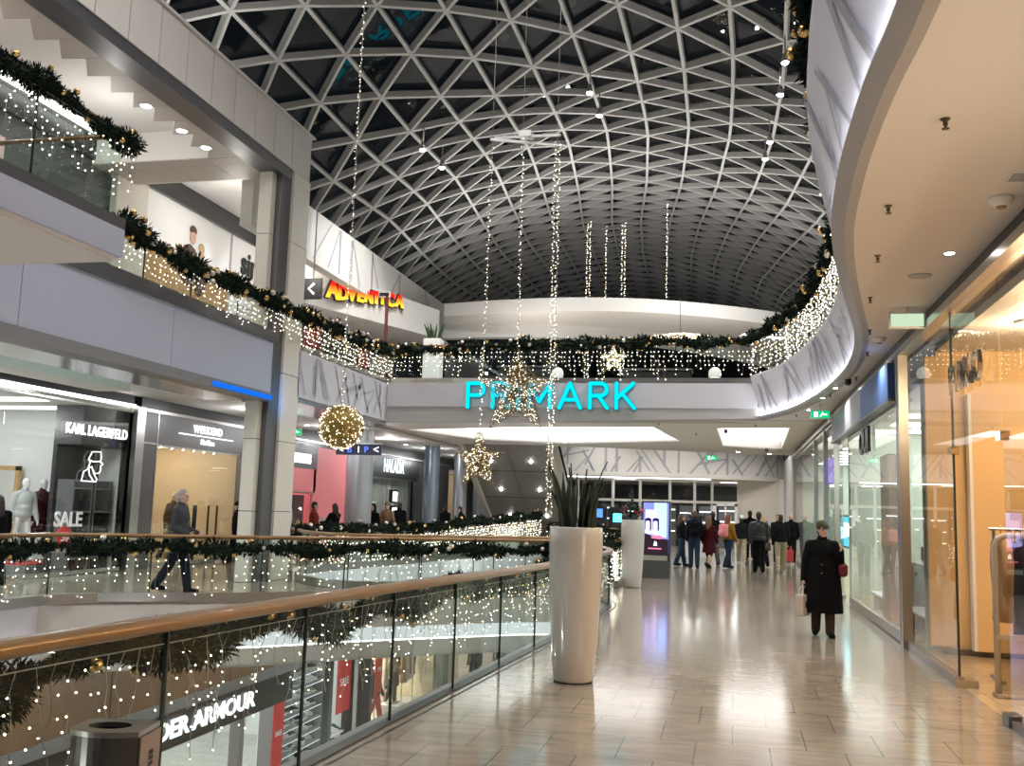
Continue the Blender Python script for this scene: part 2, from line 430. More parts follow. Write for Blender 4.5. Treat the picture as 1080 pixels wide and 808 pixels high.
# ------------------------------------------------------------------ west side: fascia, beam and pillar
w = MB()
for a, bb in ((-4, 2.2), (2.2, 6.6), (6.6, 11.35), (11.35, 15.1), (15.1, 18.9)): w.box(-9.9, -9.5, a+.008, bb-.008, 3.92, 5.0)
structure('wall_west_fascia', w, M_panel)
structure('trim_west_fascia_joint', MB().box(-9.9, -9.515, -4, 18.9, 3.93, 4.99), M_joint)
structure('trim_west_fascia_foot', MB().box(-9.9, -9.48, -4, 18.9, 3.74, 3.92), M_grey)
structure('trim_blue_reflection', MB().box(-9.475, -9.465, 16.5, 18.9, 3.77, 3.87), M_blueglow)  # reflected blue sign light, added as a glowing strip
structure('trim_west_shoe', MB().box(-9.62, -9.46, -4, 18.9, 5.0, 5.24), M_dsteel)
# stick-patterned piece between the pillar and the sign corner
structure('wall_stick_fascia', MB().box(-9.9, -9.5, 20.2, 26.28, 4.0, 5.06), M_fascia2)
mb = MB(); sticks([Vector((-9.5, 20.25, 0)), Vector((-9.5, 26, 0))], 4.1, 5.0, 20, mb, seed=21, w=.1); structure('trim_stick_fascia_sticks', mb, M_stick)
# soffit under the west gallery: outer metal strip, lit recess, box
structure('ceiling_west_strip', MB().box(-10.9, -9.52, -4, 18.7, 3.75, 3.9).box(-10.9, -9.6, 20.3, 26.3, 3.9, 4.0), mat('polished_soffit', (.5, .5, .52), .18, .6))
structure('ceiling_west_recess', MB().box(-12.2, -10.9, -4, 18, 4.35, 4.4), M_teal)
structure('trim_west_recess_side', MB().box(-10.92, -10.9, -4, 18, 3.95, 4.35).box(-12.2, -12.18, -4, 18, 4.1, 4.35), M_teal)
structure('trim_west_recess_light', MB().box(-10.96, -10.93, -4, 18, 4.0, 4.03), glow('teal_led', (.72, 1, .96), 5))
structure('ceiling_west_box', MB().box(-13.0, -12.2, -4, 18, 3.84, 4.1), M_white)
structure('ceiling_west_inner', MB().box(-13.6, -10.9, 18, 46, 4.0, 4.1), M_soffit)
structure('ceiling_west_slot', MB().box(-13.6, -13.0, -4, 18, 4.15, 4.2), M_dark)
structure('floor_west_upper', MB().box(-18, -9.6, -4, 26.3, 4.45, 5.02), M_floor_w)
# upper beam
w = MB(); ys = [-4+.86*i for i in range(28)]+[20.2]
for a, bb in zip(ys, ys[1:]): w.box(-10.2, -9.5, a+.012, bb-.012, 8.95, 10.0)
structure('wall_west_beam', w, M_stone)
structure('trim_west_beam_joint', MB().box(-10.18, -9.52, -4, 20.2, 8.96, 9.99), M_joint)
structure('trim_west_beam_foot', MB().box(-9.95, -9.53, -4, 19.35, 8.72, 8.95).box(-10.0, -9.95, -4, 19.35, 8.72, 8.8), M_dsteel)
structure('trim_west_beam_top', MB().box(-10.3, -9.45, -4, 20.3, 10.0, 10.05), M_stone)
p = MB()
zz = [0, 1.45, 2.95, 4.42, 5.9, 7.35, 8.95]
for a, bb in zip(zz, zz[1:]): p.box(-10.2, -9.5, 19.42, 20.25, a+.008, bb-.008); p.box(-9.98, -9.69, 18.75, 19.4, a+.008, bb-.008)
structure('column_west_pillar', p, M_stonew)
structure('trim_pillar_joint', MB().box(-10.18, -9.52, 19.44, 20.23, 0, 8.95).box(-9.97, -9.70, 18.77, 19.4, 0, 8.9), M_joint)
structure('trim_pillar_channel', MB().box(-9.69, -9.56, 18.95, 19.42, 0, 8.9), M_dsteel)
# ceiling of the upper west gallery: tiles, saw-tooth lit recess
PT = .66; yt = [-3.9+PT*i for i in range(33)]; yt = [y for y in yt if y < 17.3]
t = MB(); j_ = MB()
for a in yt:
    t.prism([(-10.745, a+.006), (-10.34, a+.09), (-10.34, a+PT-.006), (-10.745, a+PT-.01)][:4] if False else [(-10.34, a+.05), (-9.95, a+.05), (-9.95, a+PT+.04), (-10.34, a+PT+.04)], 8.75, 8.8)
    t.prism([(-10.75, a), (-10.34, a+.05), (-10.34, a+PT*.98)][::-1] if False else [(-10.34, a+.06), (-10.34, a+PT+.04), (-10.75, a+PT)], 8.75, 8.8)
for x0 in (-15, -13.4, -11.8, -10.8):
    x1 = {-15: -13.41, -13.4: -11.81, -11.8: -10.81, -10.8: -9.95}[x0]; t.box(x0, x1, yt[-1]+PT+.05, 18.3, 8.75, 8.8); t.box(x0, x1, 18.31, 19.2, 8.75, 8.8)
structure('ceiling_west_upper_tile', t, mat('beige_soffit_tile', (.46, .42, .38), .55))
structure('trim_west_upper_tile_joint', MB().box(-10.34, -9.95, -4, 19.2, 8.765, 8.79).box(-15, -9.95, yt[-1]+PT+.05, 19.2, 8.765, 8.79), M_joint)
t = MB()
for a in yt:
    t.add([(-10.75, a, 8.75), (-10.34, a+.06, 8.75), (-10.34, a+.06, 9.4), (-10.75, a, 9.4)], [(0, 1, 2, 3)])
    t.add([(-10.34, a+.06, 8.75), (-10.75, a+PT, 8.75), (-10.75, a+PT, 9.4), (-10.34, a+.06, 9.4)], [(0, 1, 2, 3)])
structure('trim_saw_tooth_recess', t, M_white)
ye = yt[-1]+PT
structure('ceiling_west_upper_recess', MB().box(-14.2, -10.2, -4, ye, 9.4, 9.45), M_white)
structure('trim_west_upper_recess_end', MB().box(-14.2, -10.34, ye, ye+.04, 8.76, 9.4), M_white)
structure('trim_west_upper_light', MB().box(-13.3, -13.1, -4, ye-.3, 9.32, 9.38), glow('warm_cove', (1, .98, .93), 4.5))
structure('wall_west_upper_step', MB().box(-15, -10.2, 19.2, 19.25, 8.75, 9.5), M_stonew)
structure('ceiling_west_upper_end', MB().box(-15, -11.2, 19.25, 36, 9.4, 9.45), M_white)
# parapet wall the vault rests on, behind the pillar
structure('wall_vault_parapet', MB().box(-11.2, -10.9, 20.2, 36.2, 8.0, 9.42), M_white)
mb = MB(); sticks([Vector((-10.9, 20.6, 0)), Vector((-10.9, 34.5, 0))], 8.1, 9.35, 16, mb, seed=31, w=.08); structure('trim_vault_parapet_sticks', mb, M_stick)

# ------------------------------------------------------------------ curved canopy slab at the far end
CF = crom([(-9.7, 31.8), (-7.4, 31.35), (-5, 31.2), (-2.5, 31.7), (0, 33), (2.3, 34.8), (3.6, 36.5)], 6)
CB = crom([(-9.9, 32.4), (-7.4, 32.3), (-5, 32.8), (-2.5, 34.3), (0, 37), (2, 40), (3.4, 42.5)], 6)
c = MB(); c.sweep(zed(CF, 0), [(0, 8.15), (.0, 8.6), (-1.2, 8.6), (-1.2, 8.15)]); structure('wall_canopy_edge', c, M_white)
n = len(CF); c = MB()
c.add([(p.x, p.y, 8.15) for p in CF]+[(p.x, p.y+.01, 7.95) for p in CB], [(i, i+1, n+i+1, n+i) for i in range(n-1)])
structure('ceiling_canopy', c, M_ceil)
c = MB(); c.sweep(zed(CB, 0), [(0, 7.5), (0, 7.96), (-.4, 7.96), (-.4, 7.5)]); structure('trim_canopy_back_band', c, M_white)
c = MB(); c.beam((.35, 35.2, 8.06), (1.75, 36.2, 8.06), .16, .04); structure('trim_canopy_light', c, M_led)

# ------------------------------------------------------------------ the vault
S = 2.0; KX, KZ, RV = -1.608*S, 1.65+(.724-1.65)*S, 7.312*S
TH0, DT, DD, HH, YW = -.544, .094, .878*S, .44*S, .028
KN = [9, 12, 15, 18, 22, 27, 34, 44, 60]      # the vault swings and rises along its length
SWX = [.02, .17, .01, -.35, -.95, -1.49, -1.96, -2.29, -2.6]; SWZ = [.04, -.06, .11, .18, .49, 1.03, 1.31, 1.33, 1.2]; SWR = [0, -.53, -.38, -.29, -.13, -.11, -.06, .08, .44]
def itp(T, y):
    y /= S
    if y <= KN[0]: return T[0]*S
    for a in range(len(KN)-1):
        if y <= KN[a+1]: return (T[a]+(T[a+1]-T[a])*(y-KN[a])/(KN[a+1]-KN[a]))*S
    return T[-1]*S
def vault(th, y):
    r = RV+itp(SWR, y); return Vector((KX+itp(SWX, y)+r*sin(th)+YW*(y-10*S), y, KZ+itp(SWZ, y)+r*cos(th)))
def vault_z(x, y):
    r = RV+itp(SWR, y); d = x-(KX+itp(SWX, y)+YW*(y-10*S)); return KZ+itp(SWZ, y)+math.sqrt(max(.1, r*r-d*d))
def node(i, k): return vault(TH0+i*DT, 10*S+k*DD+i*HH)
bars = MB(); pan = MB()
I0, I1 = -2, 17
for i in range(I0, I1+1):
    for k in range(-40, 46):
        a = node(i, k)
        if not (3 < a.y < 74): continue
        up = Vector((sin(TH0+i*DT), 0, cos(TH0+i*DT)))
        for q in ((i, k+1), (i+1, k), (i+1, k-1)):
            if q[0] > I1: continue
            b_ = node(*q)
            if 3 < b_.y < 74: bars.beam(a-up*.09, b_-up*.09, .085, .18, up)
        if i < I1:
            e = up*.06
            for tri in (((i, k), (i+1, k), (i+1, k-1)), ((i, k), (i, k+1), (i+1, k))):
                n3 = [node(*q) for q in tri]
                if all(3 < p.y < 74 for p in n3): pan.add([p+e for p in n3], [(0, 1, 2)])
structure('roof_lattice', bars, M_roofbar); structure('roof_glass', pan, M_roofglass)
structure('wall_vault_end', MB().box(-16, 12, 74, 74.3, 4.9, 15), M_dark)
# ------------------------------------------------------------------ shops on the west side (fronts at x = -13.5)
M_kl_in = mat('white_shop_wall', (.78, .80, .79), .5)
M_warm_in = mat('cream_shop_wall', (.62, .50, .35), .5)
M_taupe = mat('taupe_panel', (.14, .135, .135), .4)
M_pink = mat('pink_shop_wall', (.90, .28, .30), .5)
M_sign = glow('white_sign_letter', (1, 1, 1), 1.7)
M_signb = glow('cool_sign_letter', (.85, .95, 1), 1.6)
M_cyan = glow('cyan_neon', (0, .70, .88), 1.25)
M_line = glow('white_line', (1, .99, .95), 4)
M_wood = mat('oak_frame', (.50, .30, .12), .45, var=.2, scale=12)
M_chrome = mat('chrome', (.8, .78, .75), .08, 1.)
M_red = mat('red_banner', (.60, .03, .035), .5)
M_whitep = mat('white_paint', (.8, .8, .8), .5)

def room(y0, y1, z0, z1, x0, x1, wm, lm, name='shop', side=-1):
    """walls and lit ceiling of a shop standing behind its front"""
    w = MB(); xb = x0 if side < 0 else x1
    w.box(xb-.1, xb, y0, y1, z0, z1); w.box(x0, x1, y0-.05, y0, z0, z1); w.box(x0, x1, y1, y1+.05, z0, z1)
    structure('wall_'+name, w, wm)
    structure('ceiling_'+name, MB().box(x0, x1, y0, y1, z1, z1+.1), M_white)
    if lm is not None:
        l = MB(); n = max(1, int((y1-y0)/1.6)); 
        for i in range(n):
            a = y0+(i+.25)*(y1-y0)/n; l.box(x0+.5, x1-.35, a, a+.35*(y1-y0)/n, z1-.02, z1-.005)
        structure('trim_light_'+name, l, lm)

def panes(name, label, x, y0, y1, z0, z1, n, m=None, frame=None, group=None, ft=.03, base=.08, glassx=.012):
    """a shop window: frame, panes"""
    t = thing(name, label, 'shop window', (x, (y0+y1)/2, z0), 0, group)
    f = MB(); f.box(x-ft, x+ft, y0, y1, z0, z0+base); f.box(x-ft, x+ft, y0, y1, z1-.05, z1)
    f.build('frame', frame or M_steel, t)
    for i in range(n):
        a = y0+(y1-y0)*i/n; b = y0+(y1-y0)*(i+1)/n
        MB().box(x-glassx/2, x+glassx/2, a+.006, b-.006, z0+base, z1-.05).build('glass_pane', m or M_shopglass, t)
    return t

def spots(y0, y1, x, z, n, label, group, m=None):
    """ceiling track with spot heads"""
    for i in range(n):
        y = y0+(i+.5)*(y1-y0)/n
        t = thing('track_spotlight', label, 'spotlight', (x, y, z-.16), 0, group)
        a = MB(); a.box(x-.03, x+.03, y-.05, y+.05, z-.04, z); a.build('bracket', M_black, t)
        b = MB(); b.smooth = True; b.tube([(x-.05, y, z-.04), (x+.06, y+.02, z-.15)], .045, 10); hd_ = b.build('head', M_black, t)
        c = MB(); c.tube([(x+.06, y+.02, z-.15), (x+.064, y+.021, z-.154)], .036, 10); c.build('lens', M_down, hd_)

# shop with white neon profile head
room(8, 20.1, 0, 3.6, -19.5, -13.5, M_kl_in, glow('shop_light_white', (1, 1, 1), 2.2), 'white_fashion_shop')
structure('wall_white_shop_header', MB().box(-13.62, -13.5, 4, 20.1, 3.78, 4.2), M_black)
structure('trim_white_shop_line', MB().box(-13.56, -13.44, 4, 20.1, 3.72, 3.78), M_line)
structure('wall_white_shop_dark_part', MB().box(-14.3, -14.2, 18.5, 20.0, 0, 3.6).box(-14.2, -13.62, 18.5, 20.0, 2.75, 3.6), M_black)
panes('shop_window', 'tall shop window with two white glowing name words beside the dark stone post', -13.5, 8, 20.0, .02, 3.7, 6)
sg = thing('shop_sign', 'white glowing two-word sign on the black glass corner', 'sign', (-13.45, 18.8, 2.9))
lettering('KARL LAGERFELD', .30, (-13.44, 18.78, 3.04), 90, M_sign, sg, bold=.008, sx=.9)
neon = thing('neon_profile_sign', 'white neon outline of a head in profile on black glass', 'neon sign', (-13.45, 18.95, 1.9))
prof = [(-.42, -.5), (-.36, -.2), (-.18, -.1), (-.12, .12), (-.2, .2), (-.06, .46), (.3, .48), (.34, .3), (.32, .16), (.44, .08), (.34, .02), (.36, -.1), (.3, -.22), (.12, -.24), (-.05, -.02), (.1, -.28), (.22, -.42), (.2, -.5), (-.42, -.5)]
for nm, pts in (('outline', prof), ('brim', [(-.2, .2), (.0, .14), (.2, .16), (.32, .16)]), ('collar', [(-.02, -.02), (-.16, -.08), (-.1, -.3), (.1, -.5)])):
    m = MB(); m.tube([(-13.43, 18.68+a*.8, 2.3+b*.66) for a, b in pts], .013, 6); m.build(nm, M_sign, neon)
sale = thing('window_sale_lettering', 'large white SALE letters on the black glass', 'sign', (-13.45, 17.9, 1.3))
lettering('SALE', .42, (-13.44, 18.05, 1.15), 90, M_whitep, sale, bold=.01)
dot = thing('discount_roundel', 'round red window sticker with the number 30', 'sign', (-13.42, 17.9, .58))
m = MB(); m.lathe((0, 0), [(.22, 0), (.22, .03)], 32); m.v = [(-13.42+z, 17.9+x, .8+y) for x, y, z in m.v]; m.build('disc', M_red, dot)
lettering('30', .26, (-13.38, 17.9, .8), 90, M_whitep, dot)
dm = thing('leaning_mirror', 'leaning oak-framed mirror inside the white shop', 'mirror', (-16.5, 19.9, 0))
m = MB()
for a, b, c, d in ((-16.95, -16.85, 0, 2.3), (-16.3, -16.2, 0, 2.3), (-16.95, -16.2, 2.2, 2.3)): m.box(a, b, 19.85, 19.95, c, d)
m.build('frame', M_wood, dm); MB().box(-16.85, -16.3, 19.9, 19.93, .05, 2.2).build('mirror_sheet', M_chrome, dm)
tb = thing('display_platform', 'low grey display platform with red top in the white shop window', 'platform', (-15.1, 19, 0))
MB().bbox(-15.8, -14.5, 18.2, 20.0, .0, .16, .01).build('base', M_grey, tb); MB().bbox(-15.78, -14.52, 18.22, 19.98, .16, .2, .01).build('top', M_red, tb)
for i in range(2):
    y = 18.55+i*.72; t = thing('display_shelf', ['black shelf of bags behind the neon profile', 'black shelf unit beside the dark stone post'][i], 'shelf', (-13.95, y, 0))
    m = MB(); m.box(-14.15, -13.75, y, y+.04, 0, 2.0); m.box(-14.15, -13.75, y+.6, y+.64, 0, 2.0); m.build('upright', M_dsteel, t)
    for k in range(4): MB().box(-14.15, -13.73, y+.02, y+.62, .3+k*.5, .33+k*.5).build('shelf_board', M_grey, t)

# post and taupe shop
structure('column_dark_post', MB().box(-13.75, -13.38, 20.1, 20.42, 0, 3.75), M_steel)
room(20.7, 25.6, 0, 3.1, -18.2, -13.62, M_warm_in, glow('shop_light_warm', (1, .86, .62), 2.2), 'cream_fashion_shop')
w = MB(); w.box(-13.62, -13.5, 20.42, 25.8, 2.95, 3.72); w.box(-13.62, -13.5, 20.42, 21.15, 0, 2.95); w.box(-13.62, -13.5, 25.3, 25.8, 0, 2.95)
structure('wall_taupe_shopfront', w, M_taupe)
structure('trim_taupe_shopfront', MB().box(-13.5, -13.46, 20.42, 25.8, 3.68, 3.75).box(-13.5, -13.49, 20.42, 21.15, 2.93, 2.96).box(-13.5, -13.49, 21.13, 21.16, 0, 3.7), M_steel)
structure('wall_over_taupe_shop', MB().box(-13.6, -13.5, 20.4, 28.5, 3.75, 4.2), M_black)
panes('shop_window', 'shop window with headless-stand mannequins in brown coats under the taupe signboard', -13.56, 21.15, 25.3, .02, 2.95, 3)
sg = thing('shop_sign', 'white glowing word with underline on the taupe signboard', 'sign', (-13.47, 23.6, 3.05))
lettering('WEEKEND', .27, (-13.46, 23.4, 3.44), 90, M_sign, sg, bold=.007, spacing=1.2)
m = MB(); m.box(-13.5, -13.46, 22.05, 24.75, 3.27, 3.295); m.build('underline', M_sign, sg)
lettering('MaxMara', .18, (-13.46, 23.4, 3.13), 90, M_sign, sg, name='second_line', bold=.006)
spots(21.5, 25.2, -14.2, 3.1, 7, 'black track spotlight inside the cream shop', 'track spotlights in the cream shop')
cb = thing('cream_wardrobe', 'cream panelled wall cabinet inside the taupe shop', 'cabinet', (-17.8, 23, 0))
MB().box(-18, -17.6, 21.5, 25, 0, 2.2).build('body', mat('walnut_panel', (.30, .18, .09), .4, var=.2), cb)
for k in range(4): MB().box(-17.6, -17.57, 21.55+k*.87, 22.35+k*.87, .1, 2.1).build('door', mat('walnut_door', (.36, .23, .12), .4), cb)
for i, y in enumerate((23.7, 24.45)):
    t = thing('security_gate', ['black shop security gate nearer the mannequins', 'black shop security gate nearer the pale stone pillar'][i], 'security gate', (-13.9, y, 0))
    m = MB(); m.tube([(-13.9, y, 0), (-13.9, y, 1.5), (-13.9, y+.45 if i else y+.1, 1.5), (-13.9, y+.45 if i else y+.1, 0)], .03, 8); m.build('loop', M_black, t); MB().box(-14.0, -13.8, y-.05, y+.5, 0, .04).build('foot', M_black, t)
# pink shop, jewellers and the rest of the row
structure('wall_shop_divider', MB().box(-13.7, -13.45, 25.8, 27.0, 0, 4.0), M_stonew)
room(27.4, 33.2, 0, 3.5, -18, -13.6, M_pink, glow('shop_light_pink', (1, .9, .88), 4), 'pink_shop')
structure('wall_pink_front', MB().box(-13.55, -13.45, 30.2, 33.3, 0, 3.5).box(-13.55, -13.45, 27, 27.6, 0, 3.5).box(-13.55, -13.45, 27, 30.4, 2.0, 2.75).box(-13.5, -13.46, 29.95, 30.02, 0, 3.4), M_pink)
structure('wall_pink_header', MB().box(-13.58, -13.44, 27, 30.4, 2.75, 3.5), M_dark)
structure('wall_black_header_row', MB().box(-13.62, -13.5, 27, 60, 3.5, 4.05), M_black)
structure('trim_row_line', MB().box(-13.52, -13.42, 27, 46, 3.62, 3.68), M_steel)
panes('shop_window', 'shop window in the pink front with a flowery display', -13.5, 27.6, 30.2, .02, 2.0, 2)
sg = thing('shop_sign', 'white glowing sign board on the dark header over the pink shop', 'sign', (-13.4, 28.9, 2.95))
lettering('STRADIVARIUS', .4, (-13.42, 28.9, 3.05), 90, M_sign, sg, bold=.02, sx=.72)
po = thing('pink_window_poster', 'poster of models with pink hat and yellow flowers in the pink shop window', 'poster', (-13.7, 29, .5))
MB().box(-13.75, -13.7, 27.7, 30.1, .2, 1.9).build('sheet', M_dark, po)
for (a, b, c, r1, r2, cm) in ((-13.68, 28.1, 1.5, .3, .3, M_black), (-13.67, 28.8, 1.2, .45, .5, M_whitep), (-13.66, 28.2, .95, .3, .2, mat('magenta', (.9, .05, .4), .5)), (-13.65, 29.6, .75, .28, .35, mat('yellow_flower', (.7, .62, .1), .6)), (-13.66, 28.75, 1.6, .14, .16, mat('skin_print', (.6, .38, .28), .6))):
    m = MB(); m.smooth = True; m.ico((a, b, c), 1, 2, .03, r1, r2); m.build('printed_shape', cm, po)
structure('wall_black_pier', MB().box(-13.6, -13.4, 33.3, 34.2, 0, 3.5), M_dark)
room(34.2, 41, 0, 3.5, -18, -13.6, M_grey, glow('shop_light_silver', (.95, 1, 1), 5), 'silver_shop')
structure('wall_silver_header', MB().box(-13.6, -13.42, 34.2, 41.2, 2.75, 3.55), M_black)
sg = thing('shop_sign', 'white glowing letters on the black header over the silver curtain', 'sign', (-13.4, 37.6, 2.9))
lettering('HALADA', .72, (-13.40, 37.9, 3.2), 90, M_signb, sg, bold=.015, sx=.85)
panes('shop_window', 'curtained shop window under the black header with white letters', -13.5, 34.2, 41, .02, 2.75, 5)
cu = thing('silver_curtain', 'pleated silver grey curtain in the jeweller window', 'curtain', (-13.9, 37.6, 0))
m = MB(); m.smooth = True; pts = [(-13.9+.08*sin(i*1.1)+.03*sin(i*2.7), 34.3+i*.06, 0) for i in range(112)]
m.sweep(pts, [(-.01, .05), (-.01, 2.7), (.01, 2.7), (.01, .05)]); m.build('fabric', mat('silver_fabric', (.50, .52, .48), .4), cu)
MB().tube([(-13.9, 34.3, 2.72), (-13.9, 41, 2.72)], .02, 8).build('rod', M_steel, cu)
for i, (y, z) in enumerate(((35.2, 1.1), (35.2, 1.75), (38.9, 1.1), (38.9, 1.75))):
    t = thing('display_case', 'small lit jewellery case at the silver curtain', 'display case', (-13.75, y, z), 0, 'jewellery cases at the silver curtain')
    MB().box(-13.8, -13.66, y-.35, y+.35, z, z+.55).build('box', M_black, t); MB().box(-13.665, -13.65, y-.26, y+.26, z+.08, z+.47).build('lit_front', glow('case_light', (.9, 1, 1), 4), t)
structure('wall_row_end', MB().box(-13.7, -13.45, 41, 46, 0, 3.55).box(-13.7, -13.45, 49.5, 62, 0, 4.2), M_dark)
room(46, 49.5, 0, 3.5, -17, -13.6, M_warm_in, glow('shop_light_end', (1, .9, .8), 3), 'end_shop')

# upper west level: dark shop, hoarding, ice-cream coloured sign
structure('wall_upper_dark_shop', MB().box(-13.7, -13.5, -4, 19.78, 5, 9.25), M_dark)
structure('trim_upper_dark_header', MB().box(-13.5, -13.42, -4, 19.2, 8.85, 9.3).box(-13.5, -13.3, 19.2, 34, 8.9, 9.42), M_black)
structure('trim_upper_dark_rail', MB().box(-13.4, -13.36, -4, 18.2, 6.9, 6.96), M_steel)
pp = thing('pink_wall_panel', 'dusty pink advertising panel in the dark upper shop behind the landing', 'panel', (-13.4, 10.5, 6))
MB().box(-13.46, -13.38, 8.5, 15.2, 6.2, 8.3).build('sheet', mat('dusty_pink', (.62, .42, .44), .5), pp); MB().box(-13.47, -13.37, 8.45, 15.25, 6.13, 6.2).build('frame', M_wood, pp)
structure('wall_hoarding_return', MB().box(-13.5, -13.35, 18.6, 19.78, 5.02, 8.9), M_stonew)
hd = thing('advertising_hoarding', 'white shop hoarding printed with a couple in winter coats on the upper level', 'hoarding', (-13.4, 23, 5.02))
MB().box(-13.5, -13.4, 19.8, 26.6, 5.03, 8.9).build('board', M_whitep, hd)
MB().box(-13.4, -13.385, 19.9, 23.75, 5.03, 7.75).build('lower_print', mat('kraft_print', (.40, .24, .1), .6, var=.3, scale=3), hd)
MB().box(-13.4, -13.39, 23.76, 23.86, 5.03, 8.9).build('board_joint', M_lip, hd)
M_skinp = mat('printed_skin', (.55, .36, .27), .6); M_coatp = mat('printed_coat', (.10, .055, .04), .7, var=.4, scale=9)
for nm, y, z, ry, rz_, cm in (('printed_coat', 21.75, 7.5, .5, .55, M_coatp), ('printed_coat', 22.3, 7.3, .36, .5, M_coatp), ('printed_face', 21.86, 8.25, .15, .2, M_skinp), ('printed_face', 22.3, 7.95, .13, .18, M_skinp), ('printed_cap', 21.86, 8.43, .17, .13, M_coatp), ('printed_hair', 22.3, 8.06, .16, .15, mat('printed_blond', (.5, .36, .2), .7))):
    m = MB(); m.smooth = True; m.ico((-13.385, y, z), 1, 2, .02 if 'face' not in nm else .026, ry, rz_); m.build(nm, cm, hd)
lettering('sinsay', .92, (-13.37, 24.35, 8.24), 90, M_black, hd, bold=.025, align='LEFT')
m = MB()
for i, wd in enumerate((1.3, 1.0, 1.5, 1.2, .8, 1.1)): m.box(-13.385, -13.37, 24.9-wd/2, 24.9+wd/2, 7.0-i*.14, 7.05-i*.14)
m.build('small_print', M_stick, hd)
for i, y in enumerate((22.6, 23.6)):
    lamp('SPOT', (-13.05, y, 8.85), 30, (.9, .95, 1), .03, (R_(-4), R_(8), 0), spot=50)

# red and yellow shop sign on its white board
A0, A1 = Vector((-11.9, 25.4, 0)), Vector((-9.7, 31.3, 0)); dA = (A1-A0).normalized(); angA = math.degrees(math.atan2(dA.y, dA.x))
w = MB(); n_ = Vector((dA.y, -dA.x, 0)); w.add([A0+Vector((0, 0, 7.3)), A1+Vector((0, 0, 7.3)), A1+Vector((0, 0, 8.25)), A0+Vector((0, 0, 8.45)), A0-n_*.4+Vector((0, 0, 7.3)), A1-n_*.4+Vector((0, 0, 7.3)), A1-n_*.4+Vector((0, 0, 8.25)), A0-n_*.4+Vector((0, 0, 8.45))],
    [(0, 1, 2, 3), (7, 6, 5, 4), (0, 4, 5, 1), (1, 5, 6, 2), (2, 6, 7, 3), (3, 7, 4, 0)])
structure('wall_sign_board', w, M_white)
structure('wall_sign_board_return', MB().box(-13.3, -11.85, 25.2, 25.5, 7.4, 8.45), M_white)
structure('ceiling_sign_board', MB().prism([(-13.3, 25.2), (-11.9, 25.3), (-9.7, 31.2), (-9.7, 33), (-13.3, 36)], 7.28, 7.33), M_soffit)
def fire():
    m = bpy.data.materials.new('fire_letter'); m.use_nodes = True; nt = m.node_tree; nt.nodes.clear(); N = nt.nodes.new; L = nt.links.new
    tc = N('ShaderNodeTexCoord'); sp = N('ShaderNodeSeparateXYZ'); r = N('ShaderNodeValToRGB'); e = N('ShaderNodeEmission'); o = N('ShaderNodeOutputMaterial')
    L(tc.outputs['Generated'], sp.inputs[0]); L(sp.outputs[2], r.inputs[0]); L(r.outputs[0], e.inputs[0]); L(e.outputs[0], o.inputs[0])
    r.color_ramp.elements[0].position = .1; r.color_ramp.elements[0].color = (1, .62, .05, 1)
    r.color_ramp.elements[1].position = .75; r.color_ramp.elements[1].color = (.85, .015, .01, 1); e.inputs[1].default_value = 1.5
    return m
M_fire = fire()
sg = thing('shop_sign', 'fat red and yellow bubble letters on the white upper board', 'sign', (A0.x, A0.y, 7.4))
xs = [.08, .25, .37, .49, .61, .70, .79, .845, .95]; word = 'ADVENTICA'; hh = [.82, .72, .68, .66, .64, .6, .56, .66, .62]
for ch, u, h in zip(word, [1.02, 1.45, 1.84, 2.2, 2.58, 2.92, 3.22, 3.6, 4.05], [.80, .66, .60, .58, .56, .54, .52, .60, .58]):
    p = A0+dA*u+n_*.06+Vector((0, 0, 7.70+.10*u+(.05 if u < 1.2 else 0)))
    tmb = text_mb(ch, h*.92, .05, .022); lt = place(tmb, p+n_*.06, angA).build('letter', M_fire, sg)
    tmb = text_mb(ch, h*.92, .05, .055); place(tmb, p, angA).build('letter_backing', M_black, lt)
structure('wall_upper_shop_back', MB().box(-14.5, -14.4, 20, 40, 5, 8.3), M_grey)
for i, (y, h) in enumerate(((28.2, 2.3), (32.6, 2.3))):
    t = thing('red_panel', ['red upright panel below the red and yellow sign, nearer the stone pillar', 'red upright panel below the red and yellow sign, nearer the canopy'][i], 'panel', (-12.8, y, 5.02)); MB().box(-12.9, -12.8, y-.5, y+.5, 5.02, 5.05+h).build('sheet', M_red, t); MB().box(-12.92, -12.78, y-.52, y+.52, 5.02, 5.1).build('foot', M_dsteel, t)
pl = thing('direction_post', 'dark red signpost standing before the red and yellow sign', 'signpost', (-10.15, 27.4, 5.02))
MB().box(-10.19, -10.11, 27.36, 27.44, 5.02, 7.95).build('post', mat('maroon_paint', (.12, .02, .02), .4), pl); MB().box(-10.42, -10.06, 27.38, 27.43, 7.86, 8.03).build('board', M_whitep, pl); MB().box(-10.39, -10.09, 27.36, 27.38, 7.90, 8.0).build('board_print', M_black, pl)
ar = thing('arrow_sign', 'black arrow sign hanging beside the stone pillar on the upper level', 'sign', (-10.6, 23.4, 7.0))
MB().box(-11.05, -10.5, 23.4, 23.46, 6.95, 7.5).build('panel', M_black, ar)
m = MB(); m.tube([(-10.7, 23.38, 7.36), (-10.85, 23.38, 7.22), (-10.7, 23.38, 7.08)], .03, 6); m.build('arrow', M_sign, ar); MB().tube([(-10.75, 23.43, 7.5), (-10.75, 23.43, 9.4)], .02, 6).build('hanger', M_steel, ar)

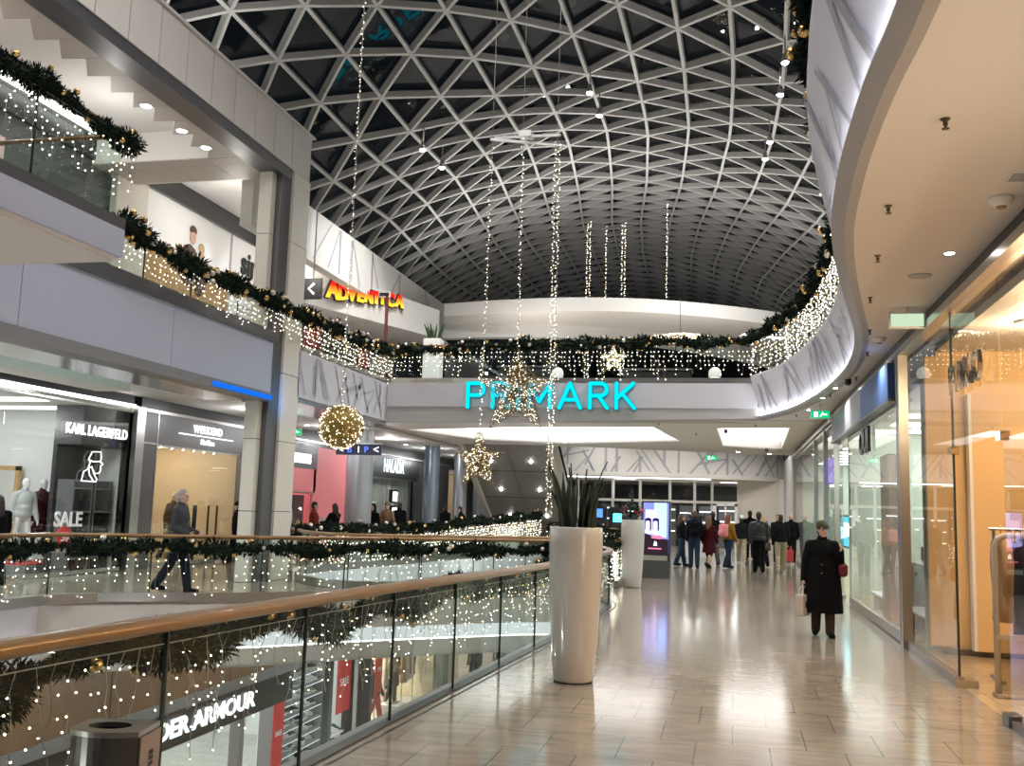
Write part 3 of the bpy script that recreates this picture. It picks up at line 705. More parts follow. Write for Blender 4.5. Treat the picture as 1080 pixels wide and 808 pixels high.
# the big cyan sign
sg = thing('shop_sign', 'huge cyan neon letters on the grey cross fascia', 'sign', (-4.9, 25.96, 4.45))
ST = {'P': [[(0, 0), (0, 1), (.42, 1), (.55, .9), (.58, .76), (.55, .6), (.42, .5), (.03, .5)]], 'R': [[(0, 0), (0, 1), (.42, 1), (.55, .9), (.58, .76), (.55, .6), (.42, .5), (.03, .5)], [(.3, .48), (.6, 0)]],
      'I': [[(0, 0), (0, 1)]], 'M': [[(0, 0), (0, 1), (.38, .25), (.76, 1), (.76, 0)]], 'A': [[(0, 0), (.37, 1), (.74, 0)], [(.13, .33), (.61, .33)]], 'K': [[(0, 0), (0, 1)], [(.58, 1), (.03, .42)], [(.2, .58), (.62, 0)]]}
adv = {'P': .92, 'R': .92, 'I': .38, 'M': 1.1, 'A': 1.08, 'K': .62}
tot = sum(adv[c] for c in 'PRIMARK'); x = -7.12; sc_ = (-2.55+7.12)/tot; hgt = .68; z0 = 4.33
for c in 'PRIMARK':
    m = MB(); bk = MB()
    for st in ST[c]:
        P3 = [(x+px*sc_, 25.90, z0+.07+pz*(hgt-.02)) for px, pz in st]
        for a, b in zip(P3, P3[1:]): m.beam(a, b, .06, .092, Vector((b[2]-a[2], 0, -(b[0]-a[0])))); bk.beam((a[0], 25.96, a[2]), (b[0], 25.96, b[2]), .06, .125, Vector((b[2]-a[2], 0, -(b[0]-a[0]))))
        for a in P3: m.tube([(a[0], 25.87, a[2]), (a[0], 25.93, a[2])], .046, 12); bk.tube([(a[0], 25.93, a[2]), (a[0], 25.985, a[2])], .0625, 12)
    l_ = m.build('letter', M_cyan, sg); bk.build('letter_case', mat('cyan_case', (.02, .30, .38), .4), l_)
    x += adv[c]*sc_
# ------------------------------------------------------------------ balustrades, garlands, icicle lights
M_needle = mat('fir_needle', (.0045, .013, .0065), .8, var=.6, scale=20, spec=.2)
M_core = mat('garland_core', (.008, .018, .009), .9)
M_gold = mat('gold_bauble', (.75, .50, .20), .22, 1.)
M_silver = mat('pearl_bauble', (.80, .72, .62), .25, .6)
M_wire = mat('light_wire', (.42, .41, .38), .6)
M_bulb = glow('warm_bulb', (1, .84, .58), 5.5, sample=False)
M_bulbw = glow('white_bulb', (1, .94, .84), 6, sample=False)
M_edge = mat('glass_edge', (.02, .035, .03), .2)
MESH = {}
def shared(key, fn):
    if key not in MESH: MESH[key] = fn()
    return MESH[key]
def mesh_of(mb, name, m):
    o = mb.build(name, m, keep=True); me = o.data; bpy.data.objects.remove(o); return me

def railing(path, label, floor_z, group=None, H=None, step=1.55, rail_m=None, shoe=True, prof=(.075, .03), shoe_h=.16):
    """glass balustrade: handrail, base shoe, panels and the dark joints between them"""
    P = [Vector(p) for p in path]
    t = thing('glass_balustrade', label, 'balustrade', (P[0].x, P[0].y, floor_z), 0, group)
    hs = [(p.z if H is None else H) for p in P]
    a, b = prof
    top = [Vector((p.x, p.y, floor_z+h)) for p, h in zip(P, hs)]
    m = MB(); m.smooth = True
    m.sweep(top, [(-a, -b), (-a*.6, -b*1.6), (a*.6, -b*1.6), (a, -b), (a, b*.4), (a*.55, b), (-a*.55, b), (-a, b*.4)])
    m.build('handrail', rail_m or M_bronze, t)
    Q = resample(top, step)
    fine = resample(top, .25)
    if shoe:
        m = MB(); m.sweep([Vector((p.x, p.y, floor_z)) for p in fine], [(-.05, .005), (-.05, shoe_h), (.05, shoe_h), (.05, .005)])
        m.build('base_shoe', M_steel if shoe is True else shoe, t)
    per = max(1, round(step/.25)); k = 0
    tot = len(fine)-1; cnt = max(1, round(tot/per)); cuts = [round(i*tot/cnt) for i in range(cnt+1)]
    for i0, i1 in zip(cuts, cuts[1:]):
        seg = fine[i0:i1+1]
        if len(seg) < 2: continue
        s0 = seg[0].lerp(seg[1], .03); s1 = seg[-1].lerp(seg[-2], .03); seg = [s0]+seg[1:-1]+[s1]
        m = MB(); n = len(seg); vs = []
        for i, p in enumerate(seg):
            tg = seg[min(i+1, n-1)]-seg[max(i-1, 0)]; tg.z = 0; tg.normalize(); sd = Vector((tg.y, -tg.x, 0))*.008
            for q, z in ((p-sd, floor_z+shoe_h-.04), (p+sd, floor_z+shoe_h-.04), (p+sd, p.z-b*1.7), (p-sd, p.z-b*1.7)): vs.append((q.x, q.y, z))
        fs = []
        for i in range(n-1):
            for j in range(4): j2 = (j+1) % 4; fs.append((4*i+j, 4*i+j2, 4*i+4+j2, 4*i+4+j))
        m.add(vs, fs); gp = m.build('glass_panel', M_glass, t)
        if i0:
            p = fine[i0]; m = MB(); m.box(p.x-.009, p.x+.009, p.y-.009, p.y+.009, floor_z+shoe_h-.03, p.z-b*1.7); m.build('panel_joint', M_edge, gp)
    return t

BAUB = {}
def garland(path, label, group=None, r=.13, dens=900, blade=.1, baubles=6, rb=(.03, .05), gold=.6, sag=.02, side=0., bw=.012):
    """fir garland: needle greenery round a core, with baubles as parts"""
    P = [Vector(p) for p in path]; Q = resample(P, .06); rnd = random.Random(hash(label) % 1000 if False else len(label)*7+len(Q))
    t = thing('fir_garland', label, 'garland', (P[0].x, P[0].y, min(p.z for p in P)), 0, group)
    L = sum((Q[i+1]-Q[i]).length for i in range(len(Q)-1))
    g = MB(); ph = rnd.uniform(0, 6)
    rad = [r*(.8+.28*sin(i*.23+ph)+.2*sin(i*.71+2*ph)+rnd.uniform(-.08, .1)) for i in range(len(Q))]
    g.cur = 1; g.tube(Q, [x*.5 for x in rad], 6); g.cur = 0
    for _ in range(int(L*dens)):
        f = rnd.uniform(0, len(Q)-1.001); i = int(f); p = Q[i].lerp(Q[i+1], f-i); tg = (Q[i+1]-Q[i]).normalized()
        d = Vector((rnd.gauss(0, 1), rnd.gauss(0, 1), rnd.gauss(0, 1)-.1)); d -= tg*d.dot(tg)*.5; d.normalize()
        b = p+d*rad[i]*rnd.uniform(.25, .75); e = b+d*blade*rnd.uniform(.5, 1.1)*(rad[i]/r)+tg*rnd.uniform(-.05, .05)
        s = d.cross(Vector((rnd.gauss(0, 1), rnd.gauss(0, 1), rnd.gauss(0, 1)))).normalized()*bw*rnd.uniform(.7, 1.3)
        m_ = b.lerp(e, .45)
        g.add([b, m_+s, e, m_-s], [(0, 1, 2, 3)])
    o = g.build('greenery', [M_needle, M_core], t)
    nb = min(100, int(L*baubles))
    for k in range(nb):
        f = (k+rnd.uniform(.1, .9))/nb*(len(Q)-1.01); i = int(f); p = Q[i]
        a = rnd.uniform(0, 2*PI); tg = (Q[i+1]-Q[i]).normalized(); h = Vector((tg.y, -tg.x, 0))
        q = p+(h*cos(a)+Vector((0, 0, 1))*sin(a))*rad[i]*rnd.uniform(.85, 1.1); rr = rnd.uniform(*rb)
        key = 'gold' if rnd.random() < gold else 'silver'
        def mk():
            b = MB(); b.smooth = True; b.ico((0, 0, 0), 1., 2); return mesh_of(b, 'bauble', M_gold if key == 'gold' else M_silver)
        b = bpy.data.objects.new('bauble', shared('bauble_'+key, mk)); COL.objects.link(b)
        b.location = q-WL[t.name]; b.scale = (rr, rr, rr); b.parent = t
    return t

def icicles(path, label, z_off=0, drop=(.35, .8), gap=.13, step=.09, rb=.009, wire=.0025, group=None, col=None, wob=.02, fine=False, seed=1, gold=.5):
    """curtain of hanging fairy lights"""
    Q = resample([Vector(p) for p in path], gap); rnd = random.Random(seed*31+len(Q)); m = MB()
    m.tube([Vector((p.x, p.y, p.z+z_off)) for p in Q], wire*1.3, 4)
    for p in Q:
        n = max(2, int(rnd.uniform(*drop)/step)); pts = []; x, y = p.x, p.y
        for j in range(n+1):
            pts.append(Vector((x, y, p.z+z_off-j*step))); x += rnd.uniform(-wob, wob); y += rnd.uniform(-wob, wob)
        m.cur = 0; m.tube(pts, wire, 3, caps=False)
        for q in pts[1:]:
            if rnd.random() < .12: continue
            d = Vector((rnd.gauss(0, 1), rnd.gauss(0, 1), rnd.uniform(-1, .4))).normalized()*rnd.uniform(.01, .05)
            c = q+d
            m.cur = 0
            if fine: m.tube([q, c], wire, 3, caps=False)
            m.cur = 1 if rnd.random() < gold else 2
            if fine: m.ico(c, rb, 1)
            else: m.octa(c, rb)
    o = m.build('icicle_light_curtain', [M_wire, M_bulb, M_bulbw])
    return tag(o, label, 'fairy lights', group, 'stuff')

# near void, beside the viewer
railing(RAIL, 'long curved glass balustrade with bronze handrail beside the tall white planter', 0, shoe=M_black, prof=(.06, .028), shoe_h=.012)
lg = MB(); lg.sweep(zed(RAIL, 0), [(-.2, -.16), (-.2, -.03), (-.012, -.03), (-.012, -.16)]); structure('trim_gallery_ledge', lg, M_lip)
lg = MB(); lg.sweep(zed(offs(RAIL, .12), 0), [(-.014, -.002), (-.014, .002), (.014, .002), (.014, -.002)]); structure('trim_gallery_groove', lg, M_black)
GN = [Vector((p.x, p.y, p.z-.17)) for p in offs(RAIL, -.17)]
def wav(P, s, a=.05, sd=0):
    P = resample(P, .25); return [Vector((p.x, p.y, p.z+a*sin(i*.9+s)+a*.6*sin(i*.37+2*s))) for i, p in enumerate(P)]
garland(wav(GN, 1, .05), 'thick fir garland slung outside the near curved balustrade, gold bows peeping over its handrail', r=.14, dens=4200, blade=.06, baubles=4, rb=(.022, .04), gold=.95, bw=.0055)
icicles([Vector((p.x, p.y, p.z-.12)) for p in offs(RAIL, -.06)], 'icicle lights hanging outside the near curved balustrade, wires clearly seen', drop=(.3, .68), gap=.115, step=.075, rb=.0055, wire=.0024, fine=True, wob=.026, seed=2)
# bridge
BFR = [Vector((-10.2, -2, 0)), Vector((-10.2, 6, 0)), Vector((-10.15, 13.2, 0))]+[Vector((p.x-.05, p.y+.12, 0)) for p in BF[3:-3]]
railing(BFR, 'glass balustrade along the bridge across the void, dark garland under its rail', 0, H=1.06, prof=(.05, .025))
BFo = offs(BFR, .14)
garland(wav(zed(BFo, .88), 4, .02), 'fir garland with white and gold balls along the bridge over the void', r=.15, dens=800, baubles=7, rb=(.035, .055), gold=.45, bw=.016)
icicles(zed(offs(BFR, .1), .8), 'icicle lights hanging below the bridge garland in front of the walking man', drop=(.35, .75), gap=.15, step=.11, rb=.011, wire=.002, seed=3)
BBR = [Vector((p.x+.02, p.y-.12, 0)) for p in BB[2:38]]
railing(BBR, 'second glass balustrade along the back of the bridge', 0, H=1.06, prof=(.05, .025))
FR = offs([Vector((p.x, p.y, 0)) for p in BB[38:]], -.15)
railing(FR, 'glass balustrade of the far void in front of the pink shop', 0, H=1.06, prof=(.05, .025))
FRg = [Vector((p.x, p.y, 1.02+max(0, (i/len(FR)-.55))*1.1)) for i, p in enumerate(offs(FR, .1))]
garland(wav(FRg, 2, .03), 'fir garland climbing towards the inclined escalator soffit', r=.17, dens=650, blade=.12, baubles=4, rb=(.04, .06), gold=.4, bw=.02)
icicles([p-Vector((0, 0, .1)) for p in FRg[len(FRg)//4:]], 'dense heap of icicle lights below the climbing garland', drop=(.5, .8), gap=.1, step=.09, rb=.016, wire=.002, seed=4)
# right-hand gallery past the planter
RR = [Vector((-2.5, 21.9, 0)), Vector((-2.62, 24, 0)), Vector((-2.62, 30, 0)), Vector((-2.8, 36.8, 0))]
railing(RR, 'glass balustrade behind the small white planter and the advertising totem', 0, H=1.04, prof=(.05, .025))
garland(zed(offs(RR, -.12), .98), 'fir garland behind the small planter and totem', r=.17, dens=500, blade=.12, baubles=3, rb=(.035, .05), bw=.02)
icicles(zed(offs(RR, -.08), .9), 'bright icicle lights between the two white planters', drop=(.6, .85), gap=.1, step=.09, rb=.013, wire=.002, seed=5)
FE = [Vector((-2.9, 37.3, 0)), Vector((-5, 38.0, 0)), Vector((-7.1, 38.2, 0))]
railing(FE, 'glass balustrade closing the far end of the void', 0, H=1.04, prof=(.05, .025))
garland(zed(FE, 1.0), 'fir garland at the far end of the void by the glass doors', r=.2, dens=400, blade=.14, baubles=3, rb=(.04, .06), bw=.025)
icicles(zed(FE, .95), 'icicle lights at the far end of the void', drop=(.5, .85), gap=.11, step=.1, rb=.017, wire=.002, seed=6)
# upper level
UW = [Vector((-9.55, 12.7, 0)), Vector((-9.55, 18.85, 0))]
railing(UW, 'upper glass balustrade before the advertising hoarding', 5.05, H=.78, prof=(.04, .025), shoe_h=.2)
garland(wav([Vector((-9.18, 12.9, 5.84)), Vector((-9.18, 15, 5.68)), Vector((-9.18, 17, 5.70)), Vector((-9.18, 20.6, 5.76))], 1, .02), 'fir garland on the upper rail before the advertising hoarding', r=.19, dens=900, blade=.12, baubles=12, rb=(.035, .06), gold=.55, bw=.018)
icicles([Vector((-9.33, 12.6, 5.72)), Vector((-9.33, 20.3, 5.66))], 'icicle lights over the upper glass before the advertising hoarding', drop=(.3, .62), gap=.11, step=.1, rb=.012, wire=.002, seed=7)
UC = [Vector((-9.55, 20.3, 0)), Vector((-9.55, 26.1, 0))]
railing(UC, 'upper glass balustrade between the stone pillar and the sign slab', 5.05, H=.84, prof=(.04, .025))
garland(wav([Vector((-9.4, 20.4, 5.8)), Vector((-9.4, 23.4, 5.84)), Vector((-9.42, 26.0, 5.95))], 3, .03), 'fir garland on the upper rail past the stone pillar', r=.19, dens=800, blade=.12, baubles=13, rb=(.04, .06), bw=.02)
icicles(zed(offs(UC, .12), 5.78), 'thick icicle lights past the stone pillar below the red cartoon-style shop sign', drop=(.45, .72), gap=.1, step=.1, rb=.013, wire=.002, seed=8)
UP = [Vector((-9.5, 26.12, 0)), Vector((.5, 26.12, 0))]
railing(UP, 'upper glass balustrade above the cyan sign', 5.07, H=1.08, step=2.1, prof=(.04, .025))
garland(wav([Vector((-9.42, 26.0, 5.98)), Vector((-7.5, 26.0, 6.05)), Vector((-5, 26.0, 6.17)), Vector((.5, 26.0, 6.2))], 5, .03), 'fir garland on the rail above the cyan sign', r=.19, dens=700, blade=.13, baubles=10, rb=(.035, .055), bw=.022)
icicles(zed(offs(UP, .1), 6.05), 'icicle lights on the glass above the cyan sign', drop=(.4, .9), gap=.12, step=.12, rb=.0135, wire=.002, seed=9)
UL = [Vector((p.x-.05, p.y, 0)) for p in LIP[::-1]]
railing(UL, 'upper S-curved glass balustrade above the lit fascia', 5.22, H=1.0, prof=(.04, .025), shoe=False)
i7 = [i for i, p in enumerate(UL) if p.y < 5][0]
garland(wav([Vector((p.x-.12, p.y, 6.3)) for p in UL[:i7]], 2, .03), 'fir garland following the S-curved upper rail', r=.2, dens=900, blade=.12, baubles=8, rb=(.05, .075), gold=.6, bw=.02)
icicles([Vector((p.x-.12, p.y, 6.2)) for p in UL if p.y > 10], 'dense icicle lights on the S-curved upper glass', drop=(.7, 1.0), gap=.11, step=.11, rb=.012, wire=.002, seed=10)
# projecting landing above the west gallery
structure('floor_landing', MB().box(-9.5, -7.2, -4, 10.25, 4.86, 5.0), M_dsteel)
structure('wall_landing_fascia', MB().box(-9.5, -7.2, -4, 10.25, 4.52, 4.86), M_panel)
structure('ceiling_landing', MB().box(-9.5, -7.26, -4, 10.19, 4.46, 4.52), M_ceil)
LD = [Vector((-7.27, -3.5, 0)), Vector((-7.27, 10.15, 0))]
railing(LD, 'glass balustrade of the projecting upper landing', 5.0, H=1.05, prof=(.035, .02), shoe=False, shoe_h=.05)
garland(wav([Vector((-7.18, 3, 6.03)), Vector((-7.18, 7, 6.0)), Vector((-7.18, 10.3, 5.93))], 6, .025), 'dark fir garland on the projecting upper landing', r=.15, dens=2600, blade=.07, baubles=6, rb=(.025, .04), gold=.95, bw=.009)
icicles([Vector((-7.14, 3, 5.95)), Vector((-7.14, 10.2, 5.9))], 'icicle lights hanging from the projecting landing', drop=(.3, .8), gap=.12, step=.09, rb=.009, wire=.002, seed=12, fine=True)
LE = [Vector((-7.3, 10.2, 0)), Vector((-9.4, 10.2, 0))]
railing(LE, 'short glass balustrade across the end of the projecting landing', 5.0, H=1.05, prof=(.035, .02), shoe=False, shoe_h=.05)
# ------------------------------------------------------------------ shops beside the walkway (fronts at x = 2.26)
M_blue = mat('blue_sign_panel', (.05, .11, .30), .45); M_bluegrey = mat('blue_grey_panel', (.17, .19, .26), .45); M_lgrey = mat('light_grey_panel', (.34, .35, .38), .45)
M_beige = mat('warm_beige_wall', (.80, .56, .28), .55, var=.04, scale=4); M_beige2 = mat('beige_display_panel', (.72, .50, .26), .55)
M_greenw = mat('pale_green_shop_wall', (.62, .70, .62), .5)
M_skin = mat('skin', (.60, .38, .28), .5)
structure('trim_shop_header', MB().box(2.24, 2.5, -4, 38.2, 3.97, 4.14), M_black)
structure('trim_shop_header_rail', MB().box(2.18, 2.34, -4, 38.2, 3.88, 3.97), M_steel)
# warm glass-fronted boutique
room(3.2, 13.7, 0, 3.88, 2.6, 7.5, M_beige, None, 'warm_boutique', side=1)
structure('trim_boutique_skirting', MB().box(2.62, 7.4, 13.62, 13.68, 0, .07), M_dsteel)
structure('wall_boutique_panel', MB().box(2.98, 3.62, 13.5, 13.66, .07, 3.3).box(2.45, 2.7, 13.6, 13.7, .1, 3.8), M_beige2)
structure('trim_boutique_panel', MB().box(2.94, 2.98, 13.5, 13.66, .07, 3.3).box(3.62, 3.65, 13.5, 13.66, .07, 3.3), M_whitep)
for i, (x, y) in enumerate(((3.2, 11.6), (3.2, 9.6), (3.2, 7.4), (4.6, 12.2), (4.6, 10.2), (4.6, 8.0), (6, 11.5), (6, 9))):
    t = thing('ceiling_disc_light', 'round ceiling light inside the warm glass-fronted boutique', 'ceiling light', (x, y, 3.84), 0, 'disc lights in the warm boutique')
    m = MB(); m.lathe((x, y), [(.17, 3.84), (.17, 3.878)], 24); m.build('ring', M_whitep, t); m = MB(); m.lathe((x, y), [(.13, 3.83), (.13, 3.84)], 24); m.build('diffuser', glow('disc_diffuser', (1, .80, .50), 8), t)
fr = thing('shop_window', 'tall clear boutique window with steel foot rail and patch fittings near the viewer', 'shop window', (2.26, 11, 0))
for a, b, c, d in ((11.1, 14.02, .1, 3.88), (9.15, 11.06, 2.42, 3.88), (4.5, 9.1, 2.42, 3.88), (7.0, 9.1, .05, 2.38)):
    n = 2 if b-a > 2.5 and c < 1 else 1
    for i in range(1): MB().box(2.254, 2.266, a, b, c, d).build('glass_pane', M_shopglass, fr)
MB().box(2.22, 2.30, 11.05, 14.05, .0, .1).build('foot_rail', M_steel, fr); MB().box(2.2, 2.42, 10.98, 11.14, .0, .07).build('floor_fitting', M_steel, fr)
for y in (11.08, 9.12): MB().box(2.22, 2.30, y-.07, y+.09, 2.36, 2.44).build('patch_fitting', M_chrome, fr)
MB().box(2.25, 2.27, 11.06, 11.09, .07, 3.88).build('glass_edge', M_edge, fr)
MB().box(2.22, 2.30, 6.9, 9.15, .0, .06).build('door_rail', M_dsteel, fr); MB().bbox(2.2, 2.32, 9.0, 9.2, .0, .1, .01).build('door_shoe', M_dsteel, fr)
m = MB(); m.box(2.18, 2.30, 13.98, 14.12, 0, 3.9); m.box(2.18, 2.24, 14.16, 14.24, 0, 3.9); structure('column_shop_mullion', m, M_steel)
sg = thing('shop_sign', 'chrome letters on the clear boutique glass', 'sign', (2.2, 10.1, 2.95))
y = 10.88
for ch, w_ in (('P', .24), ('I', .12), ('N', .27), ('K', .26), ('O', .34)):
    place(text_mb(ch, .42, .035, .004, align='LEFT'), Vector((2.20, y, 3.09)), -90).build('letter', M_chrome, sg); y -= w_*1.13
gt = thing('security_gate', 'grey rounded anti-theft gate just inside the boutique door', 'security gate', (2.62, 10.5, 0))
m = MB(); m.smooth = True
pts = [(2.5, 10.55, 0), (2.5, 10.55, 1.44), (2.53, 10.55, 1.51), (2.6, 10.55, 1.54), (3.1, 10.55, 1.54), (3.17, 10.55, 1.51), (3.2, 10.55, 1.44), (3.2, 10.55, 0)]
m.tube(pts, .03, 8); m.build('loop', mat('gate_grey', (.42, .38, .32), .35, .3), gt)
MB().box(2.5, 3.2, 10.54, 10.56, .05, .55).build('lower_panel', glass('gate_acrylic', (.75, .75, .72), 1.45), gt); MB().box(2.48, 3.22, 10.5, 10.6, .55, .59).build('cross_bar', mat('gate_grey', (0, 0, 0)), gt); MB().bbox(2.46, 3.24, 10.48, 10.62, 0, .04, .01).build('foot', M_steel, gt)
rk = thing('clothes_rail', 'steel clothes rail behind the anti-theft gate', 'clothes rail', (3.2, 11.6, 0))
m = MB()
for x in (2.75, 3.75): m.tube([(x, 11.6, 0), (x, 11.6, 1.6)], .02, 8); m.tube([(x, 11.35, .02), (x, 11.85, .02)], .02, 8)
m.build('upright', M_steel, rk); MB().tube([(2.7, 11.6, 1.6), (3.8, 11.6, 1.6)], .018, 8).build('bar', M_steel, rk)
def garment(kind, col, x, y, ztop, L, label, rot=0, group=None):
    t = thing('hanging_garment', label, 'garment', (x, y, ztop-L), 0, group)
    m = MB(); m.smooth = True; n = 14; vs = []; fs = []
    prof = [(.03, .0, .02), (.2, .05, .05), (.22, .15, .06), (.2, .4, .07), (.21, .75, .08), (.23, 1., .09)]
    for w_, f, th in prof:
        for k in range(n):
            a = 2*PI*k/n; vs.append((x+th*cos(a)*(1+.1*sin(5*a)), y+w_*sin(a), ztop-.06-f*(L-.06)))
    for i in range(len(prof)-1):
        for k in range(n): k2 = (k+1) % n; fs.append((i*n+k, i*n+k2, (i+1)*n+k2, (i+1)*n+k))
    fs.append(tuple(range(n))); fs.append(tuple(range((len(prof)-1)*n, len(prof)*n)))
    m.add(vs, fs); m.build('cloth', col, t)
    if kind == 'jacket':
        for s in (-1, 1):
            b = MB(); b.smooth = True; b.tube([(x, y+s*.19, ztop-.12), (x, y+s*.25, ztop-.35), (x, y+s*.24, ztop-.68)], [.06, .06, .045], 8); b.build('sleeve', col, t)
    h = MB(); h.tube([(x, y, ztop-.07), (x, y, ztop+.03), (x, y+.03, ztop+.06), (x, y+.05, ztop+.03)], .006, 6); h.build('hanger_hook', M_chrome, t)
    return t
M_tan = mat('tan_cloth', (.38, .22, .10), .8, var=.2); M_blk = mat('black_cloth', (.012, .012, .014), .85); M_denim = mat('denim_cloth', (.045, .08, .17), .85, var=.3, scale=40)
M_lilac = mat('lilac_cloth', (.28, .24, .50), .8); M_ivory = mat('ivory_cloth', (.62, .56, .46), .8)
for i, (k, c, L, lb) in enumerate((('jacket', M_tan, .95, 'tan jacket at the end of the rail behind the gate'), ('jacket', M_blk, 1.1, 'black coat second on the rail behind the gate'), ('dress', mat('olive_cloth', (.12, .11, .06), .8), .95, 'olive dress in the middle of the rail behind the gate'), ('jacket', M_lilac, .9, 'lilac jacket on the rail behind the gate'), ('jacket', M_ivory, 1.0, 'ivory jacket deepest on the rail behind the gate'))):
    garment(k, c, 2.82+i*.2, 11.6, 1.575, L, lb)
tbl = thing('display_table', 'low black display table at the foot of the clothes rail', 'table', (3.6, 11.0, 0)); MB().bbox(3.3, 4.2, 10.9, 11.3, .66, .7, .01).build('top', M_dsteel, tbl)
for a in (3.34, 4.16):
    for b in (10.94, 11.26): MB().box(a-.02, a+.02, b-.02, b+.02, 0, .66).build('leg', M_dsteel, tbl)

# second shop: blue sign band, black letters
for nm, a, b, m_ in (('trim_sign_band_blue', 14.5, 17.55, M_blue), ('trim_sign_band_grey', 17.55, 20.0, M_lgrey), ('trim_sign_band_dusk', 20.0, 22.6, M_bluegrey)):
    structure(nm, MB().box(2.12, 2.24, a, b, 3.33, 3.86), m_)
structure('trim_sign_band_foot', MB().box(2.1, 2.26, 14.3, 22.6, 3.29, 3.33), M_dsteel)
room(14.25, 22.6, 0, 3.5, 2.5, 7.5, M_greenw, glow('shop_light_green', (.93, 1, .95), 5), 'bag_shop', side=1)
panes('shop_window', 'wide shop window under the blue sign band, handbags behind', 2.26, 14.3, 20.6, .02, 3.3, 4, base=.14)
panes('shop_window', 'narrow glass bay of the bag shop past its open door', 2.26, 21.7, 22.5, .02, 3.3, 1)
sg = thing('shop_sign', 'small black letters behind the glass below the blue band', 'sign', (2.2, 17.8, 2.75)); lettering('OUI', .60, (2.215, 17.85, 2.98), -90, M_black, sg, bold=.012, sx=1.15, depth=.05)
structure('column_bag_shop', MB().box(2.5, 2.8, 17.2, 18.1, 0, 2.75), mat('rosy_pillar', (.62, .48, .40), .5))
structure('wall_bag_shop_shelfback', MB().box(5.6, 5.7, 14.4, 22.4, 0, 2.6), mat('moss_shelf_back', (.26, .28, .22), .5))
def handbag(x, y, z, col, label, w_=.3, h=.22, d=.12):
    t = thing('handbag', label, 'handbag', (x, y, z)); b = MB(); b.smooth = True
    b.bbox(x-d/2, x+d/2, y-w_/2, y+w_/2, z, z+h, .03, 3); bo = b.build('body', col, t)
    s = MB(); s.tube([(x, y-w_*.3, z+h-.01), (x, y-w_*.25, z+h+.1), (x, y, z+h+.14), (x, y+w_*.25, z+h+.1), (x, y+w_*.3, z+h-.01)], .009, 6); s.build('handle', col, t)
    c = MB(); c.box(x-d/2-.004, x-d/2+.002, y-.02, y+.02, z+h*.6, z+h*.75); c.build('clasp', M_gold, bo)
M_cream = mat('cream_leather', (.66, .56, .42), .4); M_brownl = mat('brown_leather', (.20, .09, .04), .4); M_greyl = mat('grey_leather', (.3, .3, .3), .4)
for i, (y0, y1, z) in enumerate(((14.5, 16.6, .35), (14.5, 16.6, 1.05), (18.3, 20.4, .3))):
    t = thing('display_plinth', ['low white display plinth beside the steel mullion', 'grey glass shelf carrying handbags beside the steel mullion', 'low white plinth past the rosy pillar'][i], 'plinth', (2.95, (y0+y1)/2, 0))
    MB().bbox(2.6, 3.3, y0, y1, z-.04, z, .01).build('top', M_whitep if i != 1 else M_grey, t)
    for yy_ in (y0+.1, y1-.1): MB().box(2.65, 3.25, yy_-.03, yy_+.03, 0, z-.04).build('leg', M_whitep if i != 1 else M_steel, t)
handbag(2.9, 15.1, 1.05, M_cream, 'cream handbag on the grey shelf close to the steel mullion', .42, .36); handbag(2.9, 15.75, 1.05, M_greyl, 'grey handbag in the middle of the grey shelf'); handbag(2.9, 16.3, 1.05, M_brownl, 'brown handbag on the grey shelf close to the rosy pillar')
handbag(2.9, 14.9, .35, M_whitep, 'white handbag on the low plinth by the steel mullion', .36, .28); handbag(2.9, 15.9, .35, M_greyl, 'grey handbag on the low plinth by the steel mullion', .36, .28); handbag(2.85, 18.6, .3, M_whitep, 'white purse on the plinth just past the rosy pillar', .3, .15); handbag(2.9, 19.8, .3, M_brownl, 'brown handbag on the plinth past the rosy pillar')
for i in range(3):
    t = thing('wall_shelf', 'long white shelf on the mossy back wall of the bag shop', 'shelf', (5.5, 18.3, .9+i*.6), 0, 'shelves in the bag shop'); MB().box(5.3, 5.6, 14.6, 22, .9+i*.6, .94+i*.6).build('board', M_whitep, t); MB().box(5.5, 5.6, 14.6, 22, .88+i*.6, .9+i*.6).build('light_strip', M_ledc, t)
# third front
room(23.0, 37.6, 0, 3.6, 2.5, 7, M_greenw, glow('shop_light_teal', (.85, 1, .97), 4), 'jewel_shop', side=1)
panes('shop_window', 'long far shop window with pale vertical frames before the round columns', 2.26, 23.0, 37.4, .02, 3.85, 9, frame=M_steel)
for y in (23.0, 25.6, 28.6): structure('trim_far_front_mullion', MB().box(2.2, 2.32, y-.05, y+.05, 0, 3.9), M_steel)
ds = thing('display_screen', 'glowing teal screen with white swirls in the shop window behind the woman in black', 'screen', (2.5, 23.9, 1.1))
MB().box(2.55, 2.6, 23.1, 26.4, 1.0, 1.75).build('bezel', M_black, ds); MB().box(2.54, 2.55, 23.15, 26.35, 1.04, 1.71).build('picture', glow('teal_picture', (.10, .42, .5), 1.6), ds)
m = MB()
for i in range(7):
    yc = 23.4+i*.42; m.tube([(2.535, yc+.25*cos(a*.5+i)*(1-a/16), 1.38+.2*sin(a*.5+i)*(1-a/16)) for a in range(12)], .025, 5)
m.build('swirl', glow('swirl_light', (.6, .95, 1), 3), ds)
vs_ = thing('hanging_shop_sign', 'small purple glowing sign high in the far shop window', 'sign', (2.32, 25, 2.5)); MB().box(2.30, 2.33, 24.3, 25.6, 2.5, 3.1).build('panel', glow('purple_panel', (.28, .2, .75), 1.5), vs_); MB().box(2.31, 2.32, 24.6, 25.3, 3.1, 3.8).build('hanger', M_steel, vs_)
